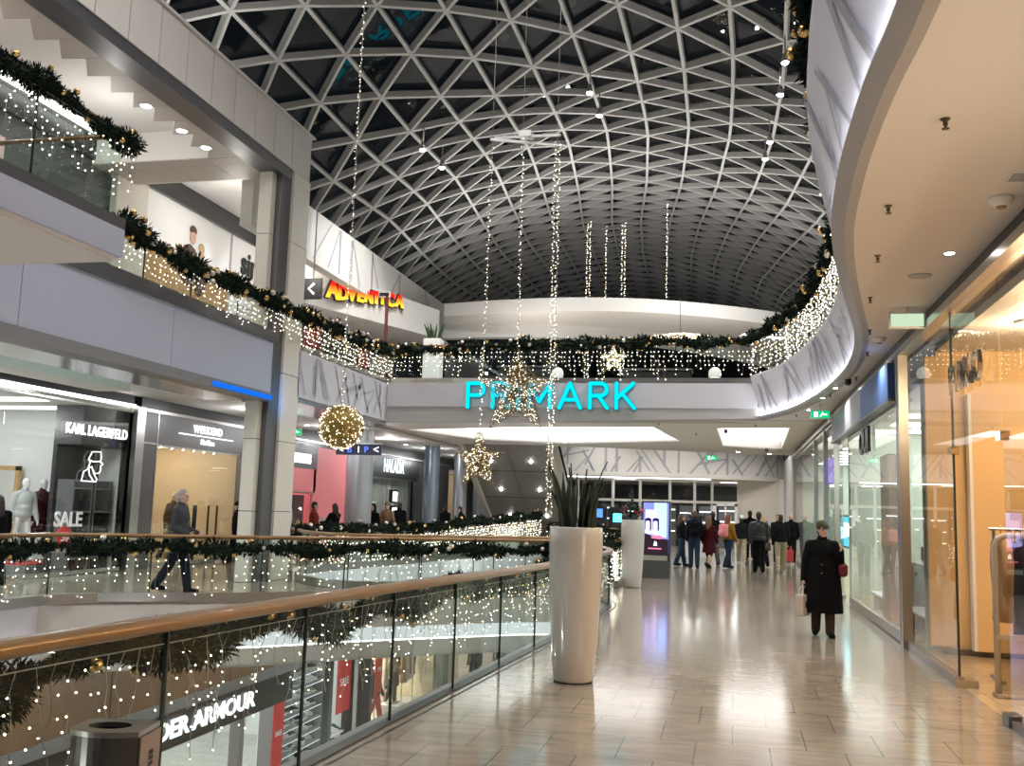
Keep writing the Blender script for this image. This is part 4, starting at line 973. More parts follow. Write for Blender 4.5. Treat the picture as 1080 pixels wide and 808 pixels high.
# columns of the far hall
def column(x, y, r, z1, m=M_steel, nm='column_far_hall'):
    b = MB(); b.smooth = True; b.lathe((x, y), [(r, 0), (r, z1)], 28, False); o = structure(nm, b, m); return o
M_col = mat('pale_metal_column', (.42, .44, .48), .32, .5)
for x, y, r in ((2.62, 38.4, .2), (2.55, 42.5, .22), (2.5, 46, .24)): column(x, y, r, 4.2, M_col)
for x, y, r in ((-11.5, 29.3, .42), (-11.4, 36.6, .30), (-11.3, 40.4, .28), (-11.2, 43.4, .3)): column(x, y, r, 4.15, M_col if x != -11.4 else mat('blue_grey_column', (.22, .28, .34), .3, .5), 'column_west_hall')
# far end: glass wall with doors, white panel
structure('wall_far_white', MB().box(.3, 2.1, 47.2, 47.4, 0, 3.35), M_stonew); structure('wall_far_east', MB().box(2.3, 9, 40, 58, 0, 4.2).box(2.1, 2.4, 47.2, 47.5, 0, 3.4), M_white)
structure('wall_far_end', MB().box(-24, 9, 58, 58.3, 0, 4.2), M_dark)
cw = MB()
for x in (-9, -7.3, -5.6, -4.3, -2.9, -1.75, -.95, .25): cw.box(x-.06, x+.06, 47.1, 47.25, 0, 3.3)
for z in (2.25, 3.26): cw.box(-9, .25, 47.08, 47.27, z-.06, z+.06)
structure('window_1', cw, M_stonew); structure('window_1_glass', MB().box(-9, -.95, 47.17, 47.19, 0, 3.25), M_shopglass)
structure('door_1', MB().box(-.9, -.75, 47.0, 47.1, 0, 2.2).box(.08, .2, 47.0, 47.1, 0, 2.2).box(-.9, .2, 47.0, 47.1, 2.1, 2.22).box(-.36, -.3, 47.0, 47.1, 0, 2.2), M_whitep)
for i in range(9):
    t = thing('lit_shelf_bay', 'white lit shelf bay of a shop seen through the far glass wall', 'shelf', (-8.3+i*1.0, 52, 0), 0, 'lit shelves beyond the glass wall'); x = -8.3+i*1.0
    MB().box(x-.42, x+.42, 52, 52.4, 0, 2.1).build('carcass', M_dark, t)
    for k in range(3): MB().box(x-.38, x+.38, 51.96, 52.0, .6+k*.55+(i % 3)*.08, .66+k*.55+(i % 3)*.08).build('light_strip', glow('shelf_strip', (.9, 1, .97), 2.2), t)
for i, (x, z) in enumerate(((.75, 1.35), (1.0, 1.2), (1.15, 1.4), (1.5, 1.35))):
    t = thing('wall_notice', 'small notice on the white far wall', 'notice', (x, 47.18, z), 0, 'notices on the white far wall'); MB().box(x-.07, x+.07, 47.17, 47.2, z, z+.12).build('sheet', [M_red, M_black, M_stick, M_grey][i], t)
for i, (x, z, c) in enumerate(((-6.2, 1.55, (.05, .15, .9)), (-5.3, 1.35, (.1, .8, .8)))):
    t = thing('far_screen', ['small blue screen beyond the far glass wall', 'small teal screen beyond the far glass wall'][i], 'screen', (x, 46.6, 0)); MB().box(x-.4, x+.4, 46.6, 46.68, .3, 1.9).build('cabinet', M_black, t); MB().box(x-.2, x+.2, 46.58, 46.6, z-.15, z+.25).build('picture', glow('screen_%d' % i, c, 3), t)
# escalator whose inclined soffit faces the viewer
es = thing('escalator', 'grey inclined escalator underside with small downlights beside the tall plant', 'escalator', (-8.5, 40, 0))
e0, e1 = Vector((0, 36.9, 4.2)), Vector((0, 44.2, .1)); xa, xb = -10.25, -6.95; nrm_ = Vector((0, .49, .87))
m = MB()
for i in range(4):
    for j in range(2):
        a = e0.lerp(e1, i/4+.003); b = e0.lerp(e1, (i+1)/4-.003); x0 = xa+j*(xb-xa)/2+.01; x1 = xa+(j+1)*(xb-xa)/2-.01
        m.add([(x0, a.y, a.z), (x1, a.y, a.z), (x1, b.y, b.z), (x0, b.y, b.z)], [(0, 1, 2, 3)])
m.build('soffit', mat('escalator_soffit', (.30, .29, .28), .45), es)
m = MB(); m.add([(x, p.y, p.z+.03) for x in (xa, xb) for p in (e0, e1)]+[(x, p.y+.3, p.z+.6) for x in (xa, xb) for p in (e0, e1)], [(0, 1, 3, 2), (4, 5, 7, 6), (0, 4, 5, 1), (2, 3, 7, 6), (0, 2, 6, 4), (1, 5, 7, 3)]); m.build('truss', M_dark, es)
for x in (xa-.1, xb+.1):
    m = MB(); m.beam((x, e0.y, e0.z+.3), (x, e1.y, e1.z+.3), .18, .85, (0, .49, .87)); m.build('side_panel', M_stonew, es)
    m = MB(); m.smooth = True; m.tube([(x, e0.y, e0.z+1.3), (x, e1.y, e1.z+1.2), (x, e1.y+.6, e1.z+.9)], .05, 8); m.build('handrail', M_black, es)
for i in range(3):
    for j in range(2):
        p = e0.lerp(e1, .16+i*.26); x = xa+.85+j*1.62; m = MB(); m.smooth = True; m.ico((x, p.y-.02, p.z-.02), .06, 2); m.build('downlight', M_down, es)
# ------------------------------------------------------------------ lower level, west shopfronts at x = -10
structure('wall_lower_brown', MB().box(-10.3, -10.02, -4, 6.9, -2.0, -1.0).box(-10.3, -10.02, 6.93, 10.9, -2.0, -1.0).box(-10.3, -10.02, 10.93, 14.9, -2.0, -1.0).box(-10.3, -10.02, 14.93, 18.9, -2.0, -1.0).box(-10.3, -10.02, 18.93, 22.4, -2.0, -1.0), M_brown)
structure('trim_lower_grey', MB().box(-10.3, -10.0, -4, 22.4, -2.22, -2.0), M_grey)
structure('wall_lower_sign_band', MB().box(-10.3, -9.98, 9, 21.9, -2.85, -2.22), M_black)
structure('wall_lower_pier', MB().box(-10.3, -9.98, 5.5, 9, -5, -2.22).box(-10.25, -10.02, 19.5, 19.7, -5, -2.85), M_grey)
sg = thing('shop_sign', 'white glowing slanting letters on black seen through the near balustrade', 'sign', (-9.95, 17.2, -2.75)); lettering('UNDER ARMOUR', .45, (-9.94, 19.92, -2.52), 90, M_sign, sg, bold=.014, sx=1.3, align='RIGHT')
room(9, 27.0, -5, -2.0, -17, -10.35, M_kl_in, glow('low_light_white', (1, 1, .98), 3.5), 'sports_shoe_shop')
panes('shop_window', 'sports shop window on the lower level under the black sign band', -10.1, 9, 19.4, -4.98, -2.85, 5)
room(27.2, 34.2, -5, -1.9, -17, -10.2, M_warm_in, glow('low_light_cream', (1, .96, .86), 5), 'casual_shop')
structure('wall_low_header', MB().box(-10.25, -10.05, 22.4, 34.2, -1.9, -1.0), M_lgrey)
structure('wall_low_pier', MB().box(-10.3, -9.97, 27.0, 27.2, -5, -1.0).box(-10.3, -9.95, 34.2, 34.9, -5, -1.0), M_dark)
panes('shop_window', 'lower shop window with leggings mannequin and red banner beyond the black pier', -10.05, 27.4, 34.1, -4.98, -1.95, 4)
room(35, 46, -5, -1.6, -16, -9.6, M_warm_in, glow('low_light_end', (1, .93, .8), 3), 'low_end_shop')
structure('wall_low_far', MB().box(-20, 6, 58, 58.3, -5.2, -.4), M_white)
def shoe_mesh():
    u = MB(); u.smooth = True; vs = []; fs = []; n = 10
    secs = [(-.13, .035, .0, .085), (-.10, .042, .0, .11), (-.04, .043, .0, .10), (.03, .045, .0, .065), (.09, .048, .0, .045), (.13, .04, .0, .035), (.155, .015, .0, .02)]
    for x, w_, z0, h in secs:
        for k in range(n): a = 2*PI*k/n; vs.append((x, w_*cos(a), .02+h/2+h/2*sin(a)))
    for i in range(len(secs)-1):
        for k in range(n): k2 = (k+1) % n; fs.append((i*n+k, i*n+k2, (i+1)*n+k2, (i+1)*n+k))
    fs += [tuple(range(n)), tuple(range((len(secs)-1)*n, len(secs)*n))]; u.add(vs, fs)
    s = MB(); s.prism([(-.14, -.04), (.0, -.046), (.1, -.05), (.16, -.02), (.16, .02), (.1, .05), (0, .046), (-.14, .04)], 0, .025)
    return u, s
SHOEC = [mat('shoe_white', (.75, .75, .75), .5), mat('shoe_black', (.02, .02, .025), .5), mat('shoe_grey', (.25, .26, .28), .5), mat('shoe_red', (.45, .06, .05), .5), mat('shoe_navy', (.05, .07, .16), .5)]
M_sole = mat('shoe_sole', (.7, .7, .68), .6)
u, s = shoe_mesh(); SOLE = mesh_of(s, 'sole', M_sole); UP_ = []
for c in SHOEC:
    u, s = shoe_mesh(); UP_.append(mesh_of(u, 'upper', c))
def shoe(x, y, z, rz, ci, label, group):
    t = thing('trainer', label, 'shoe', (x, y, z), rz, group, local=True); t.scale = (1.12, 1.2, 1.35)
    for nm, me in (('upper', UP_[ci]), ('sole', SOLE)):
        o = bpy.data.objects.new(nm, me); COL.objects.link(o); o.parent = t
    return t
CN = ['white', 'black', 'grey', 'red', 'navy']
sh = thing('shoe_display_rack', 'tall grey rack of trainers in the lower sports shop, beside its red banner', 'shoe rack', (-10.9, 22.6, -5))
m = MB(); m.box(-11.1, -10.55, 21.45, 21.5, -5, -2.2); m.box(-11.1, -10.55, 23.9, 23.95, -5, -2.2); m.build('side_panel', M_grey, sh); MB().box(-11.12, -11.1, 21.45, 23.95, -5, -2.2).build('back_panel', M_whitep, sh)
rnd = random.Random(4)
for k in range(8):
    z = -4.75+k*.3
    MB().box(-11.1, -10.55, 21.5, 23.9, z-.02, z).build('shelf_board', M_grey, sh); MB().box(-10.6, -10.56, 21.5, 23.9, z-.035, z-.02).build('light_strip', M_ledc, sh)
    for j in range(7):
        ci = rnd.choice([0, 0, 1, 2, 1, 0, 2, 1, 3 if k == 4 else 0]); shoe(-10.8+rnd.uniform(-.04, .04), 21.68+j*.335, z, R_(rnd.uniform(55, 110)), ci, CN[ci]+' trainer on the tall grey shoe rack of the lower sports shop', CN[ci]+' trainers on the shoe rack')
def banner(x, y0, y1, z0, z1, label, rotz=0, txt=None):
    t = thing('sale_banner', label, 'banner', (x, (y0+y1)/2, z0)); MB().box(x-.01, x+.01, y0, y1, z0, z1).build('sheet', M_red, t)
    m = MB(); m.tube([(x, y0-.03, z1), (x, y1+.03, z1)], .015, 6); m.build('rod', M_steel, t)
    if txt: lettering(txt, (y1-y0)*.3, (x+.02, (y0+y1)/2, (z0+z1)/2), 90, M_whitep, t)
    return t
banner(-10.4, 20.75, 21.3, -4.5, -2.95, 'narrow red sale banner against the tall shoe rack', txt='SALE')
banner(-10.35, 24.4, 25.35, -3.95, -2.35, 'wide crimson sale banner on the black shopfront pier of the lower level', txt='SALE')
structure('wall_banner_frame', MB().box(-10.6, -10.4, 24.0, 25.7, -2.2, -1.95).box(-10.6, -10.4, 24.0, 24.25, -5, -2.1).box(-10.6, -10.4, 25.45, 25.75, -5, -2.1), M_black)
banner(-10.3, 28.3, 28.85, -3.9, -2.5, 'red banner in the lower window beside the leggings mannequin', txt='SALE')
for i in range(10):
    ci = rnd.choice([0, 1, 2, 0]); shoe(-10.7, 24.45+(i % 5)*.22, -4.9+(i//5)*.35, R_(rnd.uniform(-20, 30)), ci, CN[ci]+' trainer on the low stand under the crimson banner', CN[ci]+' trainers under the crimson banner')
st = thing('shoe_stand', 'low white shoe stand under the crimson banner', 'shoe stand', (-10.7, 24.9, -5)); MB().box(-10.95, -10.5, 24.3, 25.42, -4.94, -4.9).build('lower_board', M_whitep, st); MB().box(-10.95, -10.5, 24.3, 25.42, -4.59, -4.55).build('upper_board', M_whitep, st); MB().box(-10.95, -10.92, 24.3, 25.42, -5, -4.5).build('back_panel', M_grey, st)
for i in range(4):
    y = (27.75, 29.55, 31.6, 33.3)[i]; t = thing('merchandise_rail', ['rail of dark clothes in the lower window by the black pier', 'rail of clothes behind the red banner of the lower window', 'rail of clothes behind the leggings mannequin', 'last rail of clothes in the lower window'][i], 'clothes rail', (-10.95, y, -5))
    m = MB()
    for a in (-.6, .6): m.tube([(-10.95, y+a, -5), (-10.95, y+a, -3.1)], .02, 6)
    m.tube([(-10.95, y-.6, -3.2), (-10.95, y+.6, -3.2)], .02, 6); m.build('frame', M_steel, t)
    for k in range(6):
        c = rnd.choice([M_blk, M_denim, M_red, M_ivory, M_ivory, M_whitep, M_tan]); garment('jacket' if k % 2 else 'dress', c, -10.95, y-.5+k*.2, -3.225, rnd.uniform(.7, 1.1), 'garment hanging on a rail in the lower cream shop', 0, 'garments in the lower cream shop')
bl = thing('blue_cap_display', 'blue stacked caps in the lower sports shop window under the glowing letters', 'display', (-10.8, 15.6, -5)); MB().bbox(-11.2, -10.5, 14.9, 16.3, -5, -4.2, .02).build('plinth', M_grey, bl)
m = MB(); m.smooth = True
for i in range(3): m.ico((-10.8, 15.2+i*.42, -4.05), .22, 2, 1, 1, .8)
m.build('cap', mat('royal_blue', (.06, .12, .45), .7), bl)
pp = thing('window_poster', 'pale window poster with two portraits at the lower sports shop', 'poster', (-10.05, 14.6, -4.9)); MB().box(-10.04, -10.02, 13.2, 16.2, -4.9, -3.9).build('sheet', mat('pale_blue_print', (.62, .70, .78), .5), pp)
for y in (14.9, 15.4):
    m = MB(); m.smooth = True; m.ico((-10.02, y, -4.3), 1, 2, .012, .16, .22); m.build('printed_face', M_skin, pp)
gl = thing('orange_sports_bag', 'orange sports bag standing inside the lower sports shop window', 'bag', (-10.7, 18.3, -5)); b = MB(); b.smooth = True; b.bbox(-10.95, -10.45, 18.0, 18.65, -4.5, -4.0, .12, 4); b.build('body', mat('orange_nylon', (.85, .16, .02), .5), gl); MB().box(-10.9, -10.5, 18.1, 18.6, -5, -4.5).build('plinth', M_whitep, gl); b = MB(); b.tube([(-10.7, 18.1, -4.05), (-10.7, 18.2, -3.85), (-10.7, 18.45, -3.85), (-10.7, 18.55, -4.05)], .02, 6); b.build('handle', M_blk, gl)

for o in list(sc.objects):
    if o.parent is None and (o.get('group') or '') in [c+' trainers on the shoe rack' for c in CN]+[c+' trainers under the crimson banner' for c in CN] or o.name in ('shoe_display_rack', 'shoe_stand', 'sale_banner', 'sale_banner.001', 'wall_banner_frame'): o.location.y += 1.1
# ------------------------------------------------------------------ hanging Christmas decorations
M_gwire = mat('gold_wire', (.30, .21, .07), .35, .9); M_dwire = mat('dark_wire', (.05, .045, .04), .5)
def strand(p0, p1, label, step=.065, rb=.0085, gap=0, group=None, double=0, seed=3):
    """vertical string of warm lights"""
    p0, p1 = Vector(p0), Vector(p1); L = (p1-p0).length; rn = random.Random(seed); m = MB()
    lines = [0] if not double else [-double/2, double/2]
    up_ = vault_z(p0.x, p0.y)-.2
    if up_ > p0.z+.1: m.tube([p0, (p0.x, p0.y, up_)], .0035, 4)
    for dx in lines:
        m.cur = 0; m.tube([p0+Vector((dx, 0, 0)), p0.lerp(p1, .5)+Vector((dx+.01, 0, 0)), p1+Vector((dx, 0, 0))], .004, 4)
        for k in range(int(L/step)):
            q = p0.lerp(p1, (k+rn.random())*step/L)+Vector((dx+rn.uniform(-.022, .022), rn.uniform(-.022, .022), 0)); m.cur = 1 if rn.random() < .7 else 2; m.octa(q, rb*rn.uniform(.7, 1.2))
    return tag(m.build('light_strand', [M_wire, M_bulb, M_bulbw]), label, 'light strand', group)
def star(c, R, rin, rot, label, depth=.12, wire=M_dwire, n=420, rb=.012, squash=1., seed=2):
    t = thing('hanging_star', label, 'star decoration', (c[0], c[1], c[2]-R)); rn = random.Random(seed)
    pts = []
    for k in range(10):
        a = PI/2+k*PI/5; r = R if k % 2 == 0 else rin; pts.append((r*cos(a)*squash, r*sin(a)))
    ca, sa = cos(rot), sin(rot)
    P = lambda u, v, d: Vector((c[0]+u*ca-d*sa, c[1]+u*sa+d*ca, c[2]+v))
    m = MB()
    for d in (-depth, depth): m.tube([P(u, v, d) for u, v in pts], .009, 6, closed=True)
    for u, v in pts: m.tube([P(u, v, -depth), P(u, v, depth)], .006, 4)
    for k in range(5): m.tube([P(*pts[2*k], 0), P(0, 0, 0)], .005, 4)
    m.build('wire_frame', wire, t)
    b = MB(); mesh_ = MB(); k = 0
    def inside(u, v):
        r = math.hypot(u/squash, v); a = (math.atan2(v, u/squash)-PI/2) % (2*PI/5); a = min(a, 2*PI/5-a)
        x0, y0 = R, 0; x1, y1 = rin*cos(PI/5), rin*sin(PI/5)
        px, py = r*cos(a), r*sin(a); return (x1-x0)*(py-y0)-(y1-y0)*(px-x0) > 0
    pr = None
    while k < n:
        u, v = rn.uniform(-R, R), rn.uniform(-R, R)
        if not inside(u, v): continue
        q = P(u, v, rn.choice((-1, 1))*depth*rn.uniform(.6, 1)); b.cur = 0 if rn.random() < .65 else 1; b.octa(q, rb*rn.uniform(.6, 1.1)); k += 1
        if pr is not None and (q-pr).length < R*.9: mesh_.tube([pr, q], .003, 3, caps=False)
        pr = q
    o = b.build('bulb_mesh', [M_bulb, M_bulbw], t); o['kind'] = 'stuff'
    mesh_.build('light_wire', M_gwire, t)
    return t
D1 = 16.
S1 = Vector((-3.44, 15.5, 3.55))
star(S1, .74, .29, R_(4), 'big wire star of warm lights hanging before the cyan sign', depth=.10, n=430, rb=.008, squash=.96, seed=2)
S2 = Vector((-4.05, 15.55, 2.42))
star(S2, .45, .19, R_(-8), 'smaller golden star of lights hanging lower beside the big star', depth=.09, wire=M_gwire, n=230, rb=.0085, squash=.92, seed=5)
strand((-4.0, 15.55, 7.75), (-4.05, 15.55, 2.86), 'light strand carrying the smaller golden star', seed=1)
strand((-3.46, 15.5, 7.95), (-3.44, 15.5, 4.28), 'light strand carrying the big wire star', step=.06, seed=2)
strand((-2.86, 15.45, 7.75), (-2.85, 15.45, 1.55), 'doubled light strand ending above the tall white planter', double=.07, step=.045, seed=3)
fr = thing('hanging_crossbar', 'white crossbar frame under the vault from which the star strands hang', 'hanger', (-3.4, 15.5, 7.7))
m = MB(); m.beam((-4.05, 15.9, 8.05), (-2.75, 15.1, 7.72), .04, .04); m.beam((-3.95, 15.2, 7.75), (-2.8, 15.8, 7.8), .04, .04); m.build('bar', M_whitep, fr); MB().box(-3.52, -3.3, 15.4, 15.6, 7.86, 7.96).build('junction_box', M_whitep, fr)
m = MB(); m.tube([(-4.0, 15.55, 7.75), (-4.0, 15.55, vault_z(-4, 15.55)-.2)], .004, 4); m.tube([(-2.86, 15.45, 7.75), (-2.86, 15.45, vault_z(-2.86, 15.45)-.2)], .004, 4); m.build('suspension_wire', M_wire, fr)
B0 = Vector((-6.25, 15.0, 2.9)); BR = .37
bt = thing('hanging_light_ball', 'golden ball of fairy lights hanging beside the stone pillar', 'ball decoration', (B0.x, B0.y, B0.z-BR))
m = MB(); rn = random.Random(9)
for k in range(14):
    ax = Vector((rn.gauss(0, 1), rn.gauss(0, 1), rn.gauss(0, 1))).normalized(); a = ax.orthogonal().normalized(); b = ax.cross(a); h = rn.uniform(-.6, .6)
    m.tube([B0+ax*h*BR+(a*cos(q)+b*sin(q))*BR*math.sqrt(1-h*h) for q in [2*PI*i/28 for i in range(28)]], .006, 4, closed=True)
m.build('wire_cage', M_gwire, bt)
m = MB(); m.smooth = True; m.ico(B0, BR*.93, 4); m.build('gold_mesh', mat('gold_net', (.26, .19, .05), .5, .5, var=.6, scale=40), bt)
m = MB()
for k in range(420):
    d = Vector((rn.gauss(0, 1), rn.gauss(0, 1), rn.gauss(0, 1))).normalized(); m.cur = 0 if rn.random() < .8 else 1; m.octa(B0+d*BR*rn.uniform(.95, 1.02), .0095*rn.uniform(.6, 1.1))
o = m.build('bulb_mesh', [M_bulb, M_bulbw], bt); o['kind'] = 'stuff'
strand((B0.x+.02, B0.y, 12.7), B0+Vector((0, 0, BR)), 'long light strand carrying the golden ball up to the vault', step=.07, seed=7)
for i, (px, y, z0, z1, lb) in enumerate(((-5.65, 38, 5.2, 13.2, 'distant light strand beyond the canopy, first of four'), (-4.95, 38, 5.2, 13.0, 'distant light strand beyond the canopy, second of four'), (-4.25, 38, 5.5, 13.1, 'distant light strand beyond the canopy, third of four'), (-2.55, 38, 8, 13.9, 'tallest distant light strand beyond the canopy, apart from the other three'))):
    strand((px, y, z1), (px, y, z0), lb, step=.1, rb=.02, seed=20+i, double=.12 if i in (0, 2) else 0)
star(Vector((-3.35, 27.8, 6.0)), .42, .17, 0, 'small golden star behind the glass above the cyan sign', depth=.08, wire=M_gwire, n=150, rb=.018, seed=8)
gd = thing('golden_light_cluster', 'golden drooping light cluster behind the upper glass near the S-curved fascia', 'light decoration', (-1.5, 28, 6.0)); m = MB(); m2 = MB()
for k in range(260):
    a = rn.uniform(0, 2*PI); r = rn.uniform(.2, .95); q = Vector((-1.5+r*cos(a), 28.4+r*sin(a)*.4, 6.75-.9*r*r*rn.uniform(.1, .5)+.1)); m.octa(q, .02)
    if k % 4 == 0: m2.tube([q, (-1.5, 28.4, 6.8)], .004, 3)
o = m.build('bulb_mesh', M_bulb, gd); o['kind'] = 'stuff'; m2.build('wire_frame', M_gwire, gd); MB().tube([(-1.5, 28.4, 6.8), (-1.5, 28.4, 7.95)], .01, 5).build('hanger', M_gwire, gd)
# dark kiosks and seats on the upper slab behind the glass
for i, (x, y, w_, h, lb) in enumerate(((-6.3, 30, 1.8, 1.0, 'dark bar counter behind the upper glass above the cyan sign'), (-2.2, 29.3, 2.0, .8, 'dark lounge bench behind the upper glass'), (-8.2, 29.5, 1.2, 1.15, 'dark display kiosk at the corner of the upper slab'))):
    t = thing('upper_counter', lb, 'counter', (x, y, 5.05)); MB().bbox(x-w_/2, x+w_/2, y-.35, y+.35, 5.05, 5.05+h, .03).build('body', M_black, t); MB().bbox(x-w_/2-.04, x+w_/2+.04, y-.4, y+.4, 5.05+h, 5.1+h, .01).build('top', M_dark, t)
for i, (x, c) in enumerate(((-5.0, M_whitep), (-.5, M_whitep))):
    t = thing('upper_chair', ['white shell chair behind the upper glass left of the small golden star', 'white shell chair behind the upper glass below the golden light cluster'][i], 'chair', (x, 27.8, 5.05))
    m = MB(); m.smooth = True; m.ico((x, 27.8, 5.42), .2, 2, 1, 1, .35); m.build('seat', c, t); m = MB(); m.smooth = True; m.ico((x, 27.97, 5.6), .19, 2, 1, .35, 1.1); m.build('backrest', c, t); MB().cyl((x, 27.8), .025, 5.06, 5.38, 8).build('leg', M_steel, t); MB().cyl((x, 27.8), .22, 5.05, 5.08, 16).build('foot', M_steel, t)
for x, y, z, lb in ((-8.7, 27.6, 5.05, 'white planter with spiky plant on the upper slab under the red and yellow sign'),):
    t = thing('potted_plant', lb, 'plant', (x, y, z)); MB().bbox(x-.26, x+.26, y-.2, y+.2, z, z+1.55, .02).build('planter', M_whitep, t); m = MB(); rn2 = random.Random(2)
    for k in range(16):
        a = rn2.uniform(0, 2*PI); bx, by = x+.12*cos(a), y+.1*sin(a); m.tube([(bx, by, z+1.5), (bx+.1*cos(a), by+.1*sin(a), z+1.8), (bx+.2*cos(a), by+.2*sin(a), z+2.0)], [.03, .03, .004], 4)
    m.build('foliage', mat('spiky_leaf', (.03, .07, .03), .5), t)

# ------------------------------------------------------------------ planters, totem, bin
M_plant_pot = mat('glossy_ivory_pot', (.62, .605, .58), .16, coat=.5); M_leaf = mat('sansevieria_leaf', (.010, .028, .013), .4, var=.7, scale=14); M_soil = mat('soil', (.03, .02, .015), .9)
def pot(x, y, label):
    t = thing('tall_planter', label, 'planter', (x, y, 0)); m = MB(); m.smooth = True
    m.lathe((x, y), [(.185, .012), (.197, .03), (.222, .3), (.248, .7), (.262, 1.05), (.265, 1.35), (.262, 1.485), (.256, 1.495), (.245, 1.49), (.24, 1.43)], 48, False); m.lathe((x, y), [(.0, 0.001), (.185, .001)], 48, False); m.build('pot', M_plant_pot, t)
    m = MB(); m.lathe((x, y), [(.0, 1.44), (.241, 1.43)], 32, False); m.build('soil', M_soil, t); return t
px, py = -1.52, 9.78
PB_ = MB().lathe((px, py), [(.19, .0), (.192, .012)], 32)
t = pot(px, py, 'tall glossy ivory planter with upright snake plant, nearest on the walkway')
PB_.build('base_rim', M_soil, t)
rn = random.Random(12)
for k in range(27):
    a = rn.uniform(0, 2*PI); r = rn.uniform(.02, .18); L = rn.uniform(.36, .74); bx, by = px+r*cos(a), py+r*sin(a); lean = rn.uniform(.0, .26)*r/.17; dx, dy = cos(a)*lean, sin(a)*lean
    tw = rn.uniform(0, PI); wd = rn.uniform(.022, .034); m = MB(); m.smooth = True; vs = []; fs = []
    for j in range(9):
        u = j/8; w_ = wd*(1.1-.15*u)*(1 if u < .7 else max(.04, (1-u)/.3)); c_ = Vector((bx+dx*u*u, by+dy*u*u, 1.42+L*u)); tt = tw+u*.8
        s_ = Vector((cos(tt), sin(tt), 0)); q_ = Vector((-sin(tt), cos(tt), 0)); vs += [c_-s_*w_+q_*.006, c_+q_*-.006, c_+s_*w_+q_*.006, c_+q_*.01]
    for j in range(8):
        for k2 in range(4): k3 = (k2+1) % 4; fs.append((4*j+k2, 4*j+k3, 4*j+4+k3, 4*j+4+k2))
    m.add(vs, fs); m.build('leaf', M_leaf, t)
for k in range(2):
    a = 2.6+k*1.2; m = MB(); m.tube([(px-.1, py, 1.43), (px-.14-.05*k, py-.02, 1.7), (px-.14-.1*k, py-.03, 1.95)], [.012, .01, .003], 6); m.build('leaf', M_leaf, t)
qx, qy = -2.2, 22.45
t = pot(qx, qy, 'tall ivory planter with red poinsettia, beside the advertising totem')
m = MB(); r_ = MB()
for k in range(110):
    a = rn.uniform(0, 2*PI); e = rn.uniform(.1, 1.2); d = Vector((cos(a)*cos(e), sin(a)*cos(e), sin(e))); b = Vector((qx, qy, 1.5))+d*rn.uniform(.05, .3); e_ = b+d*rn.uniform(.08, .16)
    s_ = d.cross(Vector((0, 0, 1))).normalized()*.045; (r_ if k % 4 == 0 and e > .5 else m).add([b, b.lerp(e_, .5)+s_, e_, b.lerp(e_, .5)-s_], [(0, 1, 2, 3)])
for k in range(60):
    a = rn.uniform(0, 2*PI); z = 1.5+k*.012; r2 = .12*(1-k/70); b = Vector((qx-.05, qy, z)); m.add([b, b+Vector((r2*cos(a), r2*sin(a), .05))+Vector((-.02*sin(a), .02*cos(a), 0)), b+Vector((1.5*r2*cos(a), 1.5*r2*sin(a), .0)), b+Vector((r2*cos(a), r2*sin(a), .05))-Vector((-.02*sin(a), .02*cos(a), 0))], [(0, 1, 2, 3)])
m.build('foliage', M_leaf, t); r_.build('red_bracts', mat('poinsettia_red', (.45, .02, .02), .6), t); MB().tube([(qx-.05, qy, 1.44), (qx-.05, qy, 2.2)], [.012, .004], 6).build('stem', M_soil, t)
for x, y, h, lb in ((-8.75, 38.6, 1.0, 'white box planter with leafy plant at the foot of the escalator'), (-1.4, 39.5, 1.25, 'white planter with arching palm behind the crowd')):
    t = thing('potted_plant', lb, 'plant', (x, y, 0)); MB().bbox(x-.4, x+.4, y-.3, y+.3, 0, h, .02).build('planter', M_whitep, t); m = MB()
    for k in range(26):
        a = rn.uniform(0, 2*PI); s1 = Vector((x, y, h)); mid = s1+Vector((.35*cos(a), .35*sin(a), rn.uniform(.2, .5))); en = mid+Vector((.35*cos(a), .35*sin(a), rn.uniform(-.2, .1))); sd = Vector((-sin(a), cos(a), 0))*.05
        m.add([s1-sd*.3, mid-sd, en, mid+sd, s1+sd*.3], [(0, 1, 2, 3, 4)])
    m.build('foliage', M_leaf, t)
tx, ty, ta = -1.93, 25.95, R_(-6)
tt = thing('advertising_totem', 'black upright advertising screen showing purple and blue picture', 'advertising totem', (tx, ty, 0), ta, local=True)
MB().bbox(-.37, .37, -.1, .1, 0, .46, .01).build('base', M_dark, tt); MB().bbox(-.36, .36, -.09, .09, .46, 1.97, .015).build('housing', M_black, tt)
MB().box(-.31, .31, -.105, -.09, .46, .58).build('silver_strip', M_steel, tt)
scr = MB().box(-.33, .33, -.1, -.09, .62, 1.93).build('screen', glow('screen_lilac', (.20, .24, .85), 1.5), tt)
def flat(nm, pts, z_, m_): b = MB(); n = len(pts); b.add([(x, z_, y) for x, y in pts]+[(x, z_+.003, y) for x, y in pts], [tuple(range(n))]); b.build(nm, m_, scr)
WL[scr.name] = Vector((0, 0, 0)); scr_off = scr.location.copy()
g1 = glow('screen_bright', (.32, .48, 1), 2.2); g2 = glow('screen_dark', (.035, .02, .03), 1); g3 = glow('screen_pale', (.55, .5, .95), 2); g4 = glow('screen_pink', (.75, .2, .35), 1.4)
def fl_(nm, pts, y, m_):
    b = MB(); b.add([(x, y, z) for x, z in pts]+[(x, y+.003, z) for x, z in pts], [tuple(range(len(pts)))]+[(i, (i+1) % len(pts), len(pts)+(i+1) % len(pts), len(pts)+i) for i in range(len(pts))])
    o = b.build(nm, m_, scr); o.location = o.location-scr_off
fl_('picture_field', [(-.05, 1.05), (.28, 1.05), (.28, 1.93), (-.05, 1.93)], -.104, g1)
fl_('picture_field', [(-.3, 1.12), (.05, 1.12), (.02, 1.75), (-.27, 1.75)], -.107, g3)
